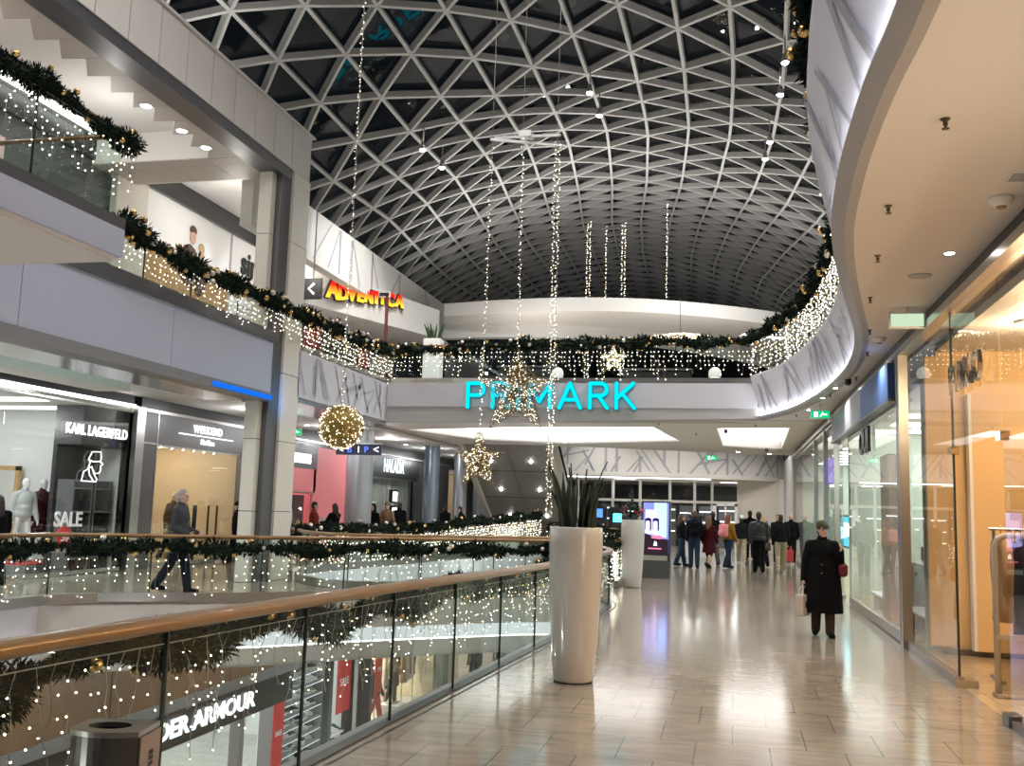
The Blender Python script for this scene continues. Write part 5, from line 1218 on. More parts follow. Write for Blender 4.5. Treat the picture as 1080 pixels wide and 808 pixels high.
fl_('picture_field', [(-.33, .62), (.33, .62), (.33, 1.0), (.0, 1.02), (-.2, 1.12), (-.33, 1.15)], -.11, g2)
def pill(cx, cz, w_, h_): return [(cx+w_*cos(a)*(1), cz+(h_ if sin(a) > 0 else -h_)+w_*.6*sin(a)) for a in [2*PI*i/20 for i in range(20)]]
for cx in (-.2, .0):
    fl_('picture_field', pill(cx, 1.37, .085, .12), -.113, g2); fl_('picture_field', pill(cx-.01, 1.33, .055, .1), -.116, g3)
fl_('picture_field', [(-.12, 1.02), (.1, 1.0), (.25, 1.03), (.1, 1.1), (-.1, 1.1)], -.114, g4)
fl_('picture_field', [(-.06, .83), (.04, .83), (.02, .93), (-.03, .95)], -.114, glow('screen_white', (.8, .8, 1), 2)); fl_('picture_field', [(-.2, .74), (.15, .74), (.15, .775), (-.2, .775)], -.114, g4)
bx, by, ba = -2.395, 3.62, R_(11)
tb = thing('litter_bin', 'dark steel litter bin with oval opening beside the near balustrade', 'litter bin', (bx, by, 0), ba, local=True)
arc = [(-.132+.264*i/10, -.105-.035*sin(PI*i/10)) for i in range(11)]
poly = arc+[(.132, .105), (-.12, .105), (-.145, .08), (-.15, -.07)]
m = MB(); m.prism(poly, 0.03, .73, top=False); m.build('body', mat('bin_steel', (.20, .20, .195), .22, .9), tb)
MB().box(.133, .142, -.10, .10, .05, .725).build('side_reflection', mat('bin_side_reflection', (.36, .27, .22), .35, .5), tb)  # brown reflection on the steel side, put into a thin sheet's colour
hole = [(.085*cos(a)-.02, .062*sin(a)-.01) for a in [2*PI*i/28 for i in range(28)]]
m = MB(); m.prism([(x*1.02, y*1.02) for x, y in poly], .73, .75, [hole]); m.build('lid', M_steel, tb)
m = MB(); m.prism([(x*1.01, y*1.01) for x, y in hole], .45, .735, top=False); m.build('opening', mat('bin_void', (.004, .004, .004), .9), tb); MB().box(-.12, .12, -.09, .09, 0, .03).build('foot', M_black, tb)
m = MB()
for i in range(3):
    for j in range(3): m.box(.142, .1445, -.01+j*.014, .0+j*.014, .60+i*.022, .616+i*.022)
m.build('bin_symbol', M_black, tb)
# ------------------------------------------------------------------ people
def remesh(mb, vox, smooth=3):
    me = bpy.data.meshes.new('tmp'); me.from_pydata(mb.v, [], mb.f)
    o = bpy.data.objects.new('tmp', me); COL.objects.link(o)
    r = o.modifiers.new('r', 'REMESH'); r.mode = 'VOXEL'; r.voxel_size = vox; r.use_smooth_shade = True
    s = o.modifiers.new('s', 'SMOOTH'); s.factor = .5; s.iterations = smooth
    out = bpy.data.meshes.new_from_object(o.evaluated_get(bpy.context.evaluated_depsgraph_get()))
    bpy.data.objects.remove(o); bpy.data.meshes.remove(me)
    out.polygons.foreach_set('use_smooth', [True]*len(out.polygons)); return out
def cap(mb, p, q, r0, r1, n=10, fl=1.):
    """tapered limb with round ends; fl flattens it front to back"""
    p, q = Vector(p), Vector(q); d = (q-p); L = d.length; d.normalize(); pts = []; rs = []
    for a in (80, 60, 35, 10): pts.append(p-d*r0*sin(R_(a))); rs.append(r0*cos(R_(a)))
    for t in (.0, .33, .66, 1.): pts.append(p+d*L*t); rs.append(r0+(r1-r0)*t)
    for a in (10, 35, 60, 80): pts.append(q+d*r1*sin(R_(a))); rs.append(r1*cos(R_(a)))
    mb.tube(pts, rs, n)
def ell(mb, c, r): mb.ico(c, 1., 3, *r)
def loft(mb, secs, n=20):
    """closed vertical tube from (cx, cy, z, rx, ry) sections"""
    vs = []; fs = []
    for cx, cy, z, rx, ry in secs:
        for k in range(n): a = 2*PI*k/n; vs.append((cx+rx*cos(a), cy+ry*sin(a), z))
    for i in range(len(secs)-1):
        for k in range(n): k2 = (k+1) % n; fs.append((i*n+k, i*n+k2, (i+1)*n+k2, (i+1)*n+k))
    fs += [tuple(range(n))[::-1], tuple(range((len(secs)-1)*n, len(secs)*n))]; mb.add(vs, fs)

M_hair = {k: mat('hair_'+k, c, .6, var=.3, scale=60) for k, c in dict(black=(.012, .010, .009), brown=(.07, .04, .022), grey=(.30, .29, .28), blond=(.35, .23, .11), auburn=(.16, .06, .03)).items()}
M_eye = mat('eye_dark', (.03, .02, .02), .2); M_lipc = mat('lips', (.40, .13, .11), .5); M_mann = mat('mannequin_white', (.75, .74, .72), .35); M_mannb = mat('mannequin_beige', (.66, .55, .42), .4)
SK = {k: mat('skin_'+k, c, .5) for k, c in dict(fair=(.58, .36, .27), mid=(.42, .25, .17)).items()}
def cloth(n, c): return mat('cloth_'+n, c, .9, var=.25, scale=25, bump=.15, spec=.12)
C_black = cloth('black', (.005, .005, .006)); C_navy = cloth('navy', (.010, .013, .024)); C_jean = cloth('jean', (.022, .036, .07)); C_khaki = cloth('khaki', (.34, .28, .19)); C_brown = cloth('brown', (.07, .045, .03)); C_maroon = cloth('maroon', (.055, .007, .011))
C_must = cloth('mustard', (.30, .16, .02)); C_grey = cloth('charcoal', (.055, .06, .065)); C_tan = cloth('tan', (.26, .18, .11)); C_green = cloth('bottle_green', (.009, .011, .012)); C_white = cloth('white', (.65, .65, .63)); C_rust = cloth('rust', (.18, .03, .02)); C_pink = cloth('pink', (.75, .28, .30)); C_red = cloth('red', (.50, .03, .05)); C_dbrown = cloth('dark_brown', (.045, .032, .024)); C_purple = cloth('purple', (.12, .02, .14))

M_lapel = cloth('dark_wool', (.011, .010, .011))
def person(label, loc, rz, H=1.75, legs=(12, -12), knee=(0, 14), arms=((10, 8, 15), (-10, 8, 15)), turn=0, top=None, coat=0., bottom=C_black, skirt=0., shoes=C_black, hair='black', hstyle='short', hat=None, hood=None,
           skin='fair', body=None, vox=.014, name='person', cat='person', group=None, pack=None, glasses=False, wide=1., lean=0, stand=False, fist=False, flare=1., lapels=False):
    s = H/1.75; bm = body or SK[skin]
    V = lambda x, y, z: Vector((x*s, y*s, z*s))
    # joints
    J = {}
    for i, sx in ((0, -1), (1, 1)):
        hip = Vector((sx*.092, 0, .90)); a = R_(legs[i]); k = R_(legs[i]-knee[i])
        kn = hip+Vector((sx*.005, sin(a), -cos(a)))*.425; an = kn+Vector((sx*.003, sin(k), -cos(k)))*.405
        J['hip', i], J['knee', i], J['ank', i] = hip, kn, an
    dz = .075-min(J['ank', 0].z, J['ank', 1].z)
    for i in (0, 1):
        for q in ('hip', 'knee', 'ank'): J[q, i] = J[q, i]+Vector((0, 0, dz))
    up = dz
    ls = sin(R_(lean))
    T = lambda x, y, z: Vector((x, y+ls*(z-.9), z+up))
    for i, sx in ((0, -1), (1, 1)):
        sw, ab, el = [R_(v) for v in arms[i]]
        sh = T(sx*.182*wide, -.005, 1.395)
        d1 = Vector((sx*sin(ab), sin(sw)*cos(ab), -cos(sw)*cos(ab))); eb = sh+d1*.285
        e2 = sw+el; inn = .25*sin(el)
        d2 = Vector((sx*(sin(ab)*.6-inn), sin(e2), -cos(e2))).normalized(); wr = eb+d2*.255
        J['sh', i], J['el', i], J['wr', i], J['hd', i] = sh, eb, wr, d2
    sc3 = lambda p: p*s
    B = MB()
    # torso, neck
    ell(B, sc3(T(0, .0, .95)), (.16*s*wide, .115*s, .14*s)); ell(B, sc3(T(0, .01, 1.10)), (.145*s*wide, .105*s, .16*s)); ell(B, sc3(T(0, .0, 1.28)), (.17*s*wide, .118*s, .19*s))
    [cap(B, sc3(T(0, -.008, 1.42)), sc3(T(q*.165*wide, -.005, 1.395)), .062*s, .052*s) for q in (-1, 1)]; cap(B, sc3(T(0, -.01, 1.40)), sc3(T(0, .005, 1.55)), .064*s, .056*s)
    hc = T(0, .012, 1.635); tz = Matrix.Rotation(R_(turn), 3, 'Z')
    Hd = lambda x, y, z: sc3(hc+tz @ Vector((x, y, z)))
    hb = MB(); hb.ico((0, 0, 0), 1., 3, .074*s, .094*s, .108*s); Mh = Matrix.Translation(Hd(0, 0, .01)) @ tz.to_4x4(); B.add([Mh @ Vector(v) for v in hb.v], hb.f)
    jb = MB(); jb.ico((0, 0, 0), 1., 3, .056*s, .064*s, .062*s); Mj = Matrix.Translation(Hd(0, .028, -.062)) @ tz.to_4x4(); B.add([Mj @ Vector(v) for v in jb.v], jb.f)
    if body is None or True:
        cap(B, Hd(0, .088, .012), Hd(0, .110, -.022), .010*s, .0145*s, 8); cap(B, Hd(-.04, .078, .03), Hd(.04, .078, .03), .012*s, .012*s, 8); cap(B, Hd(-.017, .084, -.058), Hd(.017, .084, -.058), .010*s, .010*s, 8); ell(B, Hd(0, .078, -.098), (.022*s, .018*s, .016*s))
        for sx in (-1, 1): ell(B, Hd(sx*.076, -.008, -.008), (.012*s, .02*s, .032*s)); ell(B, Hd(sx*.038, .062, -.028), (.022*s, .022*s, .022*s))
    for i, sx in ((0, -1), (1, 1)):
        cap(B, sc3(J['hip', i]), sc3(J['knee', i]), .082*s, .052*s); cap(B, sc3(J['knee', i]), sc3(J['ank', i]), .052*s, .036*s)
        cf = J['knee', i].lerp(J['ank', i], .3)+Vector((0, -.018, 0)); ell(B, sc3(cf), (.05*s, .052*s, .11*s))
        a = J['ank', i]; cap(B, sc3(a+Vector((0, -.03, -.035))), sc3(a+Vector((sx*.015, .14, -.045))), .036*s, .030*s)
        cap(B, sc3(J['sh', i]), sc3(J['el', i]), .053*s, .040*s); cap(B, sc3(J['el', i]), sc3(J['wr', i]), .041*s, .027*s)
        # hand: palm, four bent fingers, thumb on the side
        w, d = J['wr', i], J['hd', i]; fwd = Vector((0, 1, 0)); fwd = (fwd-d*fwd.dot(d)).normalized(); inn_ = Vector((-sx, 0, 0)); inn_ = (inn_-d*inn_.dot(d)-fwd*inn_.dot(fwd)).normalized()
        pc = w+d*.05
        for f_, ox in ((-.03, -.01), (-.01, 0), (.012, 0), (.03, -.004)):
            cap(B, sc3(w+d*.012+fwd*f_*.6), sc3(w+d*.085+fwd*f_), .016*s, .0125*s, 8)
            L1 = .038+ox; c1 = .25 if not fist else 1.3; k1 = w+d*.09+fwd*f_; k2 = k1+(d*cos(c1)+inn_*sin(c1))*L1; c2 = c1+.45+(.9 if fist else 0); k3 = k2+(d*cos(c2)+inn_*sin(c2))*L1*.85
            cap(B, sc3(k1), sc3(k2), .0092*s, .0088*s, 8); cap(B, sc3(k2), sc3(k3), .0088*s, .0075*s, 8)
        t0 = w+d*.035+fwd*.024; t1 = t0+(d*.6+fwd*.75+inn_*.35).normalized()*.042; t2 = t1+(d*.85+fwd*.2+inn_*.5).normalized()*.032
        cap(B, sc3(t0), sc3(t1), .0125*s, .0105*s, 8); cap(B, sc3(t1), sc3(t2), .0105*s, .0085*s, 8)
    me = remesh(B, vox, 2); me.materials.append(bm)
    root = bpy.data.objects.new(name, me); COL.objects.link(root); root.location = loc; root.rotation_euler = (0, 0, R_(rz)); tag(root, label, cat, group)
    def part(nm, mb, m, v=vox, sm=3):
        me = remesh(mb, v, sm); me.materials.append(m); o = bpy.data.objects.new(nm, me); COL.objects.link(o); o.parent = root; return o
    def raw(nm, mb, m, parent=None):
        o = mb.build(nm, m, keep=True); o.parent = parent or root; return o
    # trousers or skirt
    if bottom is not None:
        m = MB(); ell(m, sc3(T(0, .0, .95)), (.175*s*wide, .13*s, .13*s))
        for i in (0, 1):
            cap(m, sc3(J['hip', i]), sc3(J['knee', i]), .1*s, .082*s)
            if not skirt: cap(m, sc3(J['knee', i]), sc3(J['ank', i]+Vector((0, -.008, .0))), .082*s, .07*s)
        if skirt: loft(m, [(0, 0, sc3(T(0, 0, skirt)).z, .25*s, .2*s), (0, 0, sc3(T(0, 0, .8)).z, .21*s, .17*s), (0, 0, sc3(T(0, 0, 1.0)).z, .15*s, .12*s)])
        part('skirt' if skirt else 'trousers', m, bottom)
    if shoes is not None:
        for i, sx in ((0, -1), (1, 1)):
            a = J['ank', i]; m = MB(); cap(m, sc3(a+Vector((0, -.035, -.03))), sc3(a+Vector((sx*.02, .06, -.035))), .047*s, .047*s); cap(m, sc3(a+Vector((sx*.012, .06, -.038))), sc3(a+Vector((sx*.024, .145, -.045))), .049*s, .042*s); cap(m, sc3(a+Vector((0, -.01, .04))), sc3(a+Vector((0, -.02, -.02))), .045*s, .046*s)
            m.v = [(x, y, max(z, sc3(a).z-.078*s)) for x, y, z in m.v]; part('shoe', m, shoes, .012)
    if top is not None:
        m = MB(); e = .026
        ell(m, sc3(T(0, .0, .99)), ((.165+e)*s*wide, (.118+e)*s, .14*s)); ell(m, sc3(T(0, .01, 1.12)), ((.155+e)*s*wide, (.112+e)*s, .17*s)); ell(m, sc3(T(0, .0, 1.28)), ((.17+e)*s*wide, (.12+e)*s, .2*s))
        [cap(m, sc3(T(0, -.008, 1.425)), sc3(T(q*.17*wide, -.005, 1.40)), .085*s, .068*s) for q in (-1, 1)]; cap(m, sc3(T(0, -.012, 1.40)), sc3(T(0, -.006, 1.50)), .09*s, .076*s)
        for i in (0, 1): cap(m, sc3(J['sh', i]), sc3(J['el', i]), .077*s, .064*s); cap(m, sc3(J['el', i]), sc3(J['wr', i]), .063*s, .05*s)
        if coat:
            zc = lambda z: sc3(T(0, 0, z)).z
            cy = ls*.2*s
            cw = wide*flare
            loft(m, [(0, 0, zc(coat), .235*s*cw, .19*s), (0, 0, zc((coat+.9)/2), .225*s*cw, .18*s), (0, 0, zc(.95), .205*s*cw, .162*s), (0, 0, zc(1.2), .18*s*wide, .14*s)], 24)
        part('coat' if coat else 'jacket', m, top)
        if lapels:
            for sx in (-1, 1):
                m = MB(); q = [sc3(T(sx*.055, .035, 1.50)), sc3(T(sx*.105, .09, 1.42)), sc3(T(sx*.06, .145, 1.27)), sc3(T(sx*.012, .15, 1.16)), sc3(T(sx*.03, .13, 1.36))]
                m.add(q+[p-Vector((0, .012, 0)) for p in q], [(0, 1, 2, 3, 4), (9, 8, 7, 6, 5)]+[(i, 5+i, 5+(i+1) % 5, (i+1) % 5) for i in range(5)]); raw('lapel', m, M_lapel)
            for k in range(3):
                m = MB(); m.smooth = True; m.ico(sc3(T(.03, .158, 1.1-k*.13)), .012, 2, 1, .4, 1); raw('button', m, M_dsteel)
            m = MB(); cap(m, sc3(T(0, -.01, 1.43)), sc3(T(0, .005, 1.535)), .074*s, .064*s); part('scarf', m, M_lapel)
    if hood is not None:
        m = MB(); ell(m, Hd(0, -.03, .02), (.1*s, .105*s, .135*s)); ell(m, Hd(0, -.04, -.1), (.11*s, .1*s, .08*s)); part('hood', m, hood)
    elif hstyle and hair:
        m = MB(); ell(m, Hd(0, -.014, .034), (.083*s, .096*s, .100*s)); ell(m, Hd(0, -.035, -.01), (.080*s, .076*s, .09*s))
        if hstyle == 'long':
            cap(m, Hd(0, -.05, .0), sc3(T(0, -.10, 1.38)), .082*s, .07*s); cap(m, Hd(-.06, -.02, .0), sc3(T(-.075, -.05, 1.44)), .035*s, .03*s); cap(m, Hd(.06, -.02, .0), sc3(T(.075, -.05, 1.44)), .035*s, .03*s)
        if hstyle == 'bun': ell(m, Hd(0, -.12, .04), (.05*s, .045*s, .05*s))
        part('hair', m, M_hair[hair], min(vox, .012), 2)
    if hat is not None:
        m = MB(); ell(m, Hd(0, -.012, .075), (.09*s, .105*s, .075*s)); cap(m, Hd(-.06, .01, .045), Hd(.06, .01, .045), .045*s, .045*s); cap(m, Hd(0, -.09, .05), Hd(0, .06, .05), .06*s, .055*s); part('hat', m, hat)
    if body is None:
        for sx in (-1, 1):
            m = MB(); m.smooth = True; m.ico(Hd(sx*.032, .083, .008), .0125*s, 2); raw('eye', m, M_eye)
        m = MB(); m.smooth = True; m.tube([Hd(-.026, .088, -.058), Hd(-.012, .096, -.056), Hd(.012, .096, -.056), Hd(.026, .088, -.058)], [.003*s, .007*s, .007*s, .003*s], 8); raw('mouth', m, M_lipc)
    if glasses:
        m = MB()
        for sx in (-1, 1): m.tube([Hd(sx*.034+.028*cos(a), .103, .006+.022*sin(a)) for a in [2*PI*i/18 for i in range(18)]], .0032*s, 6, closed=True); m.tube([Hd(sx*.062, .103, .012), Hd(sx*.082, .03, .012)], .003*s, 6)
        m.tube([Hd(-.008, .106, .01), Hd(.008, .106, .01)], .003*s, 6); raw('glasses', m, M_dsteel)
    return root, {k: (sc3(v) if k[0] != 'hd' else v) for k, v in J.items()}, s
def world(root, p): return Matrix.Translation(root.location) @ root.rotation_euler.to_matrix().to_4x4() @ Vector(p)
def carry_bag(p, w_, h, d, m_, label, kind='shopping_bag', cat='bag', rz=0, hm=None, logo=None, drop=.16):
    """bag hanging from a hand at world point p"""
    t = thing(kind, label, cat, (p.x, p.y, p.z-drop-h), rz, local=True)
    b = MB(); b.bbox(-w_/2, w_/2, -d/2, d/2, 0, h, min(d*.3, .02), 2); bo = b.build('body', m_, t)
    for s_ in (-1, 1):
        c = MB(); c.tube([(-w_*.25, s_*d*.3, h-.01), (-w_*.2, s_*d*.2, h+drop*.7), (0, s_*.008, h+drop), (w_*.2, s_*d*.2, h+drop*.7), (w_*.25, s_*d*.3, h-.01)], .006, 6); c.build('handle', hm or m_, t)
    if logo:
        c = MB(); c.box(-w_*.2, w_*.2, -d/2-.003, -d/2, h*.4, h*.68); c.build('printed_patch', logo, bo)
    return t
def shoulder_bag(root, pos, w_, h, d, m_, label, sh, rz=0, kind='shoulder_bag'):
    p = world(root, pos); q = world(root, sh)
    t = thing(kind, label, 'bag', p, rz, local=True); b = MB(); b.smooth = True; b.bbox(-w_/2, w_/2, -d/2, d/2, 0, h, d*.4, 4); bo = b.build('body', m_, t)
    Ri = Matrix.Rotation(-rz, 3, 'Z'); dq = Ri @ (q-p); c = MB(); c.smooth = True
    c.tube([(-w_*.35, 0, h*.8), Vector((-w_*.2, 0, h)).lerp(dq, .5), dq, Vector((w_*.2, 0, h)).lerp(dq, .55), (w_*.35, 0, h*.8)], .012, 8); c.build('strap', m_, t)
    c = MB(); c.box(-w_*.3, w_*.3, -d/2-.004, -d/2+.006, h*.62, h*.66); c.build('zip', M_gold, bo)
    return t
# the woman in the long black coat, walking towards the viewer
lady, LJ, ls_ = person('older woman in long black coat and dark cap walking towards the viewer', (1.25, 14.85, 0), 181, 1.60, legs=(7, -6), knee=(2, 10), arms=((14, 15, 124), (2, 15, 8)), turn=22, top=C_black, coat=.36, bottom=C_dbrown, shoes=C_black,
    hair='brown', hat=cloth('olive_knit', (.085, .07, .05)), glasses=True, vox=.009, wide=1.03, fist=False, flare=1.26, lapels=True)
hp = world(lady, LJ['wr', 1]+LJ['hd', 1]*.1)
carry_bag(hp, .26, .30, .12, mat('kraft_paper_white', (.52, .45, .40), .7), 'pale paper shopping bag hanging from the hand of the woman in black', 'paper_bag', rz=R_(62), hm=M_white, logo=M_blk, drop=.12)
shoulder_bag(lady, Vector((-.27, -.02, .84)), .30, .2, .13, mat('oxblood_leather', (.13, .012, .018), .35), 'dark red shoulder bag under the arm of the woman in black', LJ['sh', 0]+Vector((.03, 0, .06)), R_(90))
# the man crossing by the bridge rail
man, MJ, _ = person('grey-haired man in grey sweater and dark jeans walking behind the bridge garland', (-9.6, 15.95, 0), -78, 1.83, legs=(13, -14), knee=(2, 18), arms=((2, 8, 66), (-6, 8, 74)), turn=-10, top=C_grey, bottom=C_navy, shoes=C_black, hair='grey', vox=.012, skin='fair')
def px_people():
    A = [
     # label, (x, y), facing, H, kw
     ('woman in black jacket and blue jeans beside the advertising totem', (-1.62, 32.6), -70, 1.68, dict(top=C_black, bottom=C_jean, hair='brown', hstyle='long')),
     ('person in dark jacket with black backpack standing with back to the viewer', (-1.18, 31.6), 4, 1.76, dict(top=C_navy, bottom=C_jean, hair='brown', legs=(5, -5), knee=(0, 4))),
     ('woman in maroon skirt and top next to the black backpack', (-.72, 31.7), -25, 1.62, dict(top=C_maroon, bottom=C_maroon, skirt=.55, hair='auburn', hstyle='long', legs=(14, -14), knee=(0, 18))),
     ('tall person in black with bun beside the mustard jacket', (-.66, 34.0), 25, 1.78, dict(top=C_black, bottom=C_grey, hair='black', hstyle='bun')),
     ('woman in mustard jacket and jeans carrying a pink backpack', (-.14, 32.5), -48, 1.72, dict(top=C_must, bottom=C_jean, hair='auburn', hstyle='long')),
     ('person in dark jacket, beige trousers and white cap walking away', (.30, 36.0), 0, 1.72, dict(top=C_green, bottom=C_khaki, hat=C_white, legs=(22, -22), knee=(0, 22), shoes=C_white)),
     ('tall person in black deep in the crowd by the glass door', (.66, 40.2), 0, 1.88, dict(top=C_black, bottom=C_black, hair='black')),
     ('person in black carrying a purple bag by the glass door', (.98, 38.6), -10, 1.74, dict(top=C_black, bottom=C_navy, hair='black', hstyle='long')),
     ('blond woman in dark coat half hidden behind the leather jacket', (.98, 34.2), 15, 1.66, dict(top=C_brown, coat=.6, bottom=C_black, hair='blond', hstyle='long')),
     ('man in black leather jacket and black trousers walking away', (.76, 30.7), 3, 1.79, dict(top=mat('black_leather', (.012, .012, .016), .32), bottom=C_black, hair='black', wide=1.1, legs=(8, -8), knee=(0, 10))),
     ('man in dark jacket facing the viewer behind the leather jacket', (1.6, 37.2), 178, 1.76, dict(top=C_black, bottom=C_black, hair='brown')),
     ('man in dark hooded jacket and khaki trousers carrying a red bag', (1.42, 31.2), 0, 1.75, dict(top=C_green, bottom=C_khaki, hair='black', legs=(-16, 14), knee=(24, 0), shoes=C_white)),
     ('bald man in black sweater and trousers by the round columns', (2.02, 36.6), -8, 1.80, dict(top=C_black, bottom=C_black, hair=None, shoes=C_white)),
     ('person in rust red coat in front of the pink shop window', (-11.9, 26.9), -60, 1.70, dict(top=C_rust, coat=.5, bottom=C_black, hair='black')),
     ('woman in black coat reading a white paper before the pink shop window', (-11.6, 27.7), 70, 1.66, dict(top=C_black, coat=.5, bottom=C_black, hair='black', hstyle='long', arms=((30, 8, 60), (30, 8, 60)))),
     ('person in black hood walking beside the tan jacket', (-11.7, 31.2), 165, 1.68, dict(top=C_black, coat=.55, bottom=C_black, hood=C_black)),
     ('person in tan jacket and cap walking beside the black hood', (-11.45, 31.9), 165, 1.76, dict(top=C_tan, bottom=C_jean, hat=C_tan)),
     ('person in black beside the blue grey column', (-12.4, 35.9), 20, 1.78, dict(top=C_black, bottom=C_black, hair='black')),
     ('person in black leaning on the far garland below the white planter', (-10.4, 37.9), 120, 1.7, dict(top=C_black, bottom=C_black, hair='black', lean=14)),
     ('person in black coat beside the leaning person near the escalator', (-10.9, 37.0), 60, 1.74, dict(top=C_black, coat=.5, bottom=C_black, hair='black')),
     ('person in black knit cap by the black security gates of the cream shop', (-13.0, 24.4), 100, 1.62, dict(top=C_black, bottom=C_black, hat=C_black)),
     ('person in dark clothes standing by the oak-framed mirror of the white shop', (-12.95, 15.45), 60, 1.62, dict(top=C_black, coat=.6, bottom=C_black, hair='black', hstyle='long')),
     ('tall person in dark coat on the lower level', (-9.35, 36.4), 170, 1.78, dict(top=C_black, coat=.6, bottom=C_black, hair='black')),
     ('man in brown jacket on the lower level', (-8.45, 36.6), 178, 1.74, dict(top=C_brown, bottom=C_black, hair='grey')),
     ('person in black hooded coat on the lower level', (-8.05, 39.2), 170, 1.78, dict(top=C_black, bottom=C_black, hood=C_black)),
    ]
    out = {}
    for lb, (x, y), rz, H, kw in A:
        low = 'lower level' in lb
        d = dict(legs=(10, -10), knee=(0, 12), arms=((-8, 8, 18), (8, 8, 18))); d.update(kw)
        out[lb] = person(lb, (x, y, -5 if low else 0), rz, H, vox=.0165, **d)
    return out
CAST = px_people()
def who(k): return [v for l, v in CAST.items() if k in l][0]
def backpack(root, s, m_, label, w_=.30, h=.42, d=.16):
    c = world(root, Vector((0, -.20*s, 1.0*s))); t = thing('backpack', label, 'backpack', c, root.rotation_euler.z, local=True)
    b = MB(); b.smooth = True; b.bbox(-w_/2, w_/2, -d/2, d/2, 0, h, .06, 4); bo = b.build('body', m_, t)
    b = MB(); b.smooth = True; b.bbox(-w_*.38, w_*.38, -d/2-.05, -d/2+.02, .04, h*.5, .03, 3); b.build('pocket', m_, bo)
    for sx in (-1, 1):
        b = MB(); b.tube([(sx*w_*.3, d*.4, h*.95), (sx*w_*.36, d*.5+.12, h+.02), (sx*w_*.38, d*.5+.2, h*.75)], .018, 6); b.build('strap', m_, t)
    b = MB(); b.tube([(-.04, 0, h), (-.03, 0, h+.04), (.03, 0, h+.04), (.04, 0, h)], .008, 6); b.build('grab_handle', m_, t)
r, J, s = who('black backpack standing'); backpack(r, s, C_black, 'black backpack with pale lettering band on the person in the crowd')
r, J, s = who('woman in mustard'); backpack(r, s, C_pink, 'pink backpack on the woman in the mustard jacket', .3, .40, .2)
r, J, s = who('red bag'); carry_bag(world(r, J['wr', 1]+J['hd', 1]*.09), .3, .36, .12, mat('red_glossy_bag', (.55, .03, .06), .35), 'red shopping bag held by the man in khaki trousers', rz=.4, hm=M_red, drop=.1)
r, J, s = who('purple bag'); carry_bag(world(r, J['wr', 1]+J['hd', 1]*.09), .32, .3, .14, C_purple, 'purple bag held by the person in black near the glass door', drop=.1)
r, J, s = who('reading a white paper'); pos = world(r, (J['wr', 0]+J['wr', 1])/2+Vector((0, .09, .03)))
t = thing('paper_sheet', 'white paper sheet held by the woman before the pink shop window', 'paper', pos, r.rotation_euler.z, local=True); MB().box(-.14, .14, -.002, .002, -.1, .12).build('sheet', M_whitep, t)
# shop mannequins
def mannequin(label, x, y, z, rz, bm, top, coat, bottom, H=1.8, **k):
    r, J, s = person(label, (x, y, z+.03), rz, H, body=bm, hair=None, shoes=None, top=top, coat=coat, bottom=bottom, vox=.0165, name='mannequin', cat='mannequin', **k)
    b = MB(); b.lathe((0, 0), [(.2, -.03), (.2, -.005)], 24); b.build('stand_plate', M_steel, r, keep=True, loc=(0, 0, 0)); return r
mannequin('white mannequin in pale grey top at the white shop window, farther from the red one', -15.1, 18.75, .2, -110, M_mann, mat('pale_grey_knit', (.5, .52, .52), .8), 0, None, legs=(14, -10), knee=(0, 16))
mannequin('white mannequin in dark red dress at the white shop window', -15.2, 19.45, .2, -95, M_mann, C_maroon, .55, C_maroon)
C_leo = mat('leopard_cloth', (.12, .075, .03), .8, var=.9, scale=22)
mannequin('beige mannequin in leopard print coat at the edge of the cream shop window', -14.1, 21.55, .02, -70, M_mannb, C_leo, .55, C_leo)
mannequin('beige mannequin in yellow scarf coat second in the cream shop window', -14.5, 22.3, .02, -60, M_mannb, mat('yellow_wool', (.42, .30, .06), .85), .6, C_brown)
mannequin('beige mannequin in brown patterned coat third in the cream shop window', -14.1, 23.05, .02, -95, M_mannb, C_leo, .6, C_black)
mannequin('beige mannequin in beige trench coat last in the cream shop window', -14.2, 23.55, .02, -100, M_mannb, C_tan, .45, C_tan)
mannequin('mannequin in dark leggings in the lower cream shop window', -10.6, 30.75, -4.6, -90, M_mannb, C_khaki, 0, C_brown, legs=(4, -4))
b = MB().bbox(-10.95, -10.25, 30.4, 31.05, -4.98, -4.6, .02).build('display_plinth', M_whitep); tag(b, 'white plinth under the leggings mannequin in the lower window', 'plinth')
mannequin('mannequin in crimson trousers in the lower cream shop window', -10.5, 28.95, -4.97, -90, M_mannb, C_black, 0, C_red)
ar = thing('hanging_direction_sign', 'dark blue direction sign with white arrows hanging below the golden ball', 'sign', (-9.9, 25, 2.95))
MB().box(-10.53, -9.23, 25.0, 25.06, 2.98, 3.27).build('panel', mat('navy_sign', (.008, .012, .05), .3), ar); MB().box(-10.55, -9.21, 24.99, 25.07, 3.27, 3.31).build('frame', M_steel, ar)
lettering('<', .3, (-10.38, 24.98, 3.12), 0, M_sign, ar, name='arrow'); lettering('<', .3, (-9.37, 24.98, 3.12), 0, M_sign, ar, name='arrow')
lettering('B', .24, (-10.13, 24.98, 3.12), 0, glow('blue_letter', (.12, .22, 1), 1.5), ar); lettering('I', .24, (-9.87, 24.98, 3.12), 0, M_sign, ar); lettering('P', .24, (-9.65, 24.98, 3.12), 0, glow('blue_letter', (0, 0, 0), 1), ar)
for hx in (-10.35, -9.62): MB().tube([(hx, 25.03, 3.3), (hx, 25.03, 4.02)], .012, 6).build('hanger', M_steel, ar)
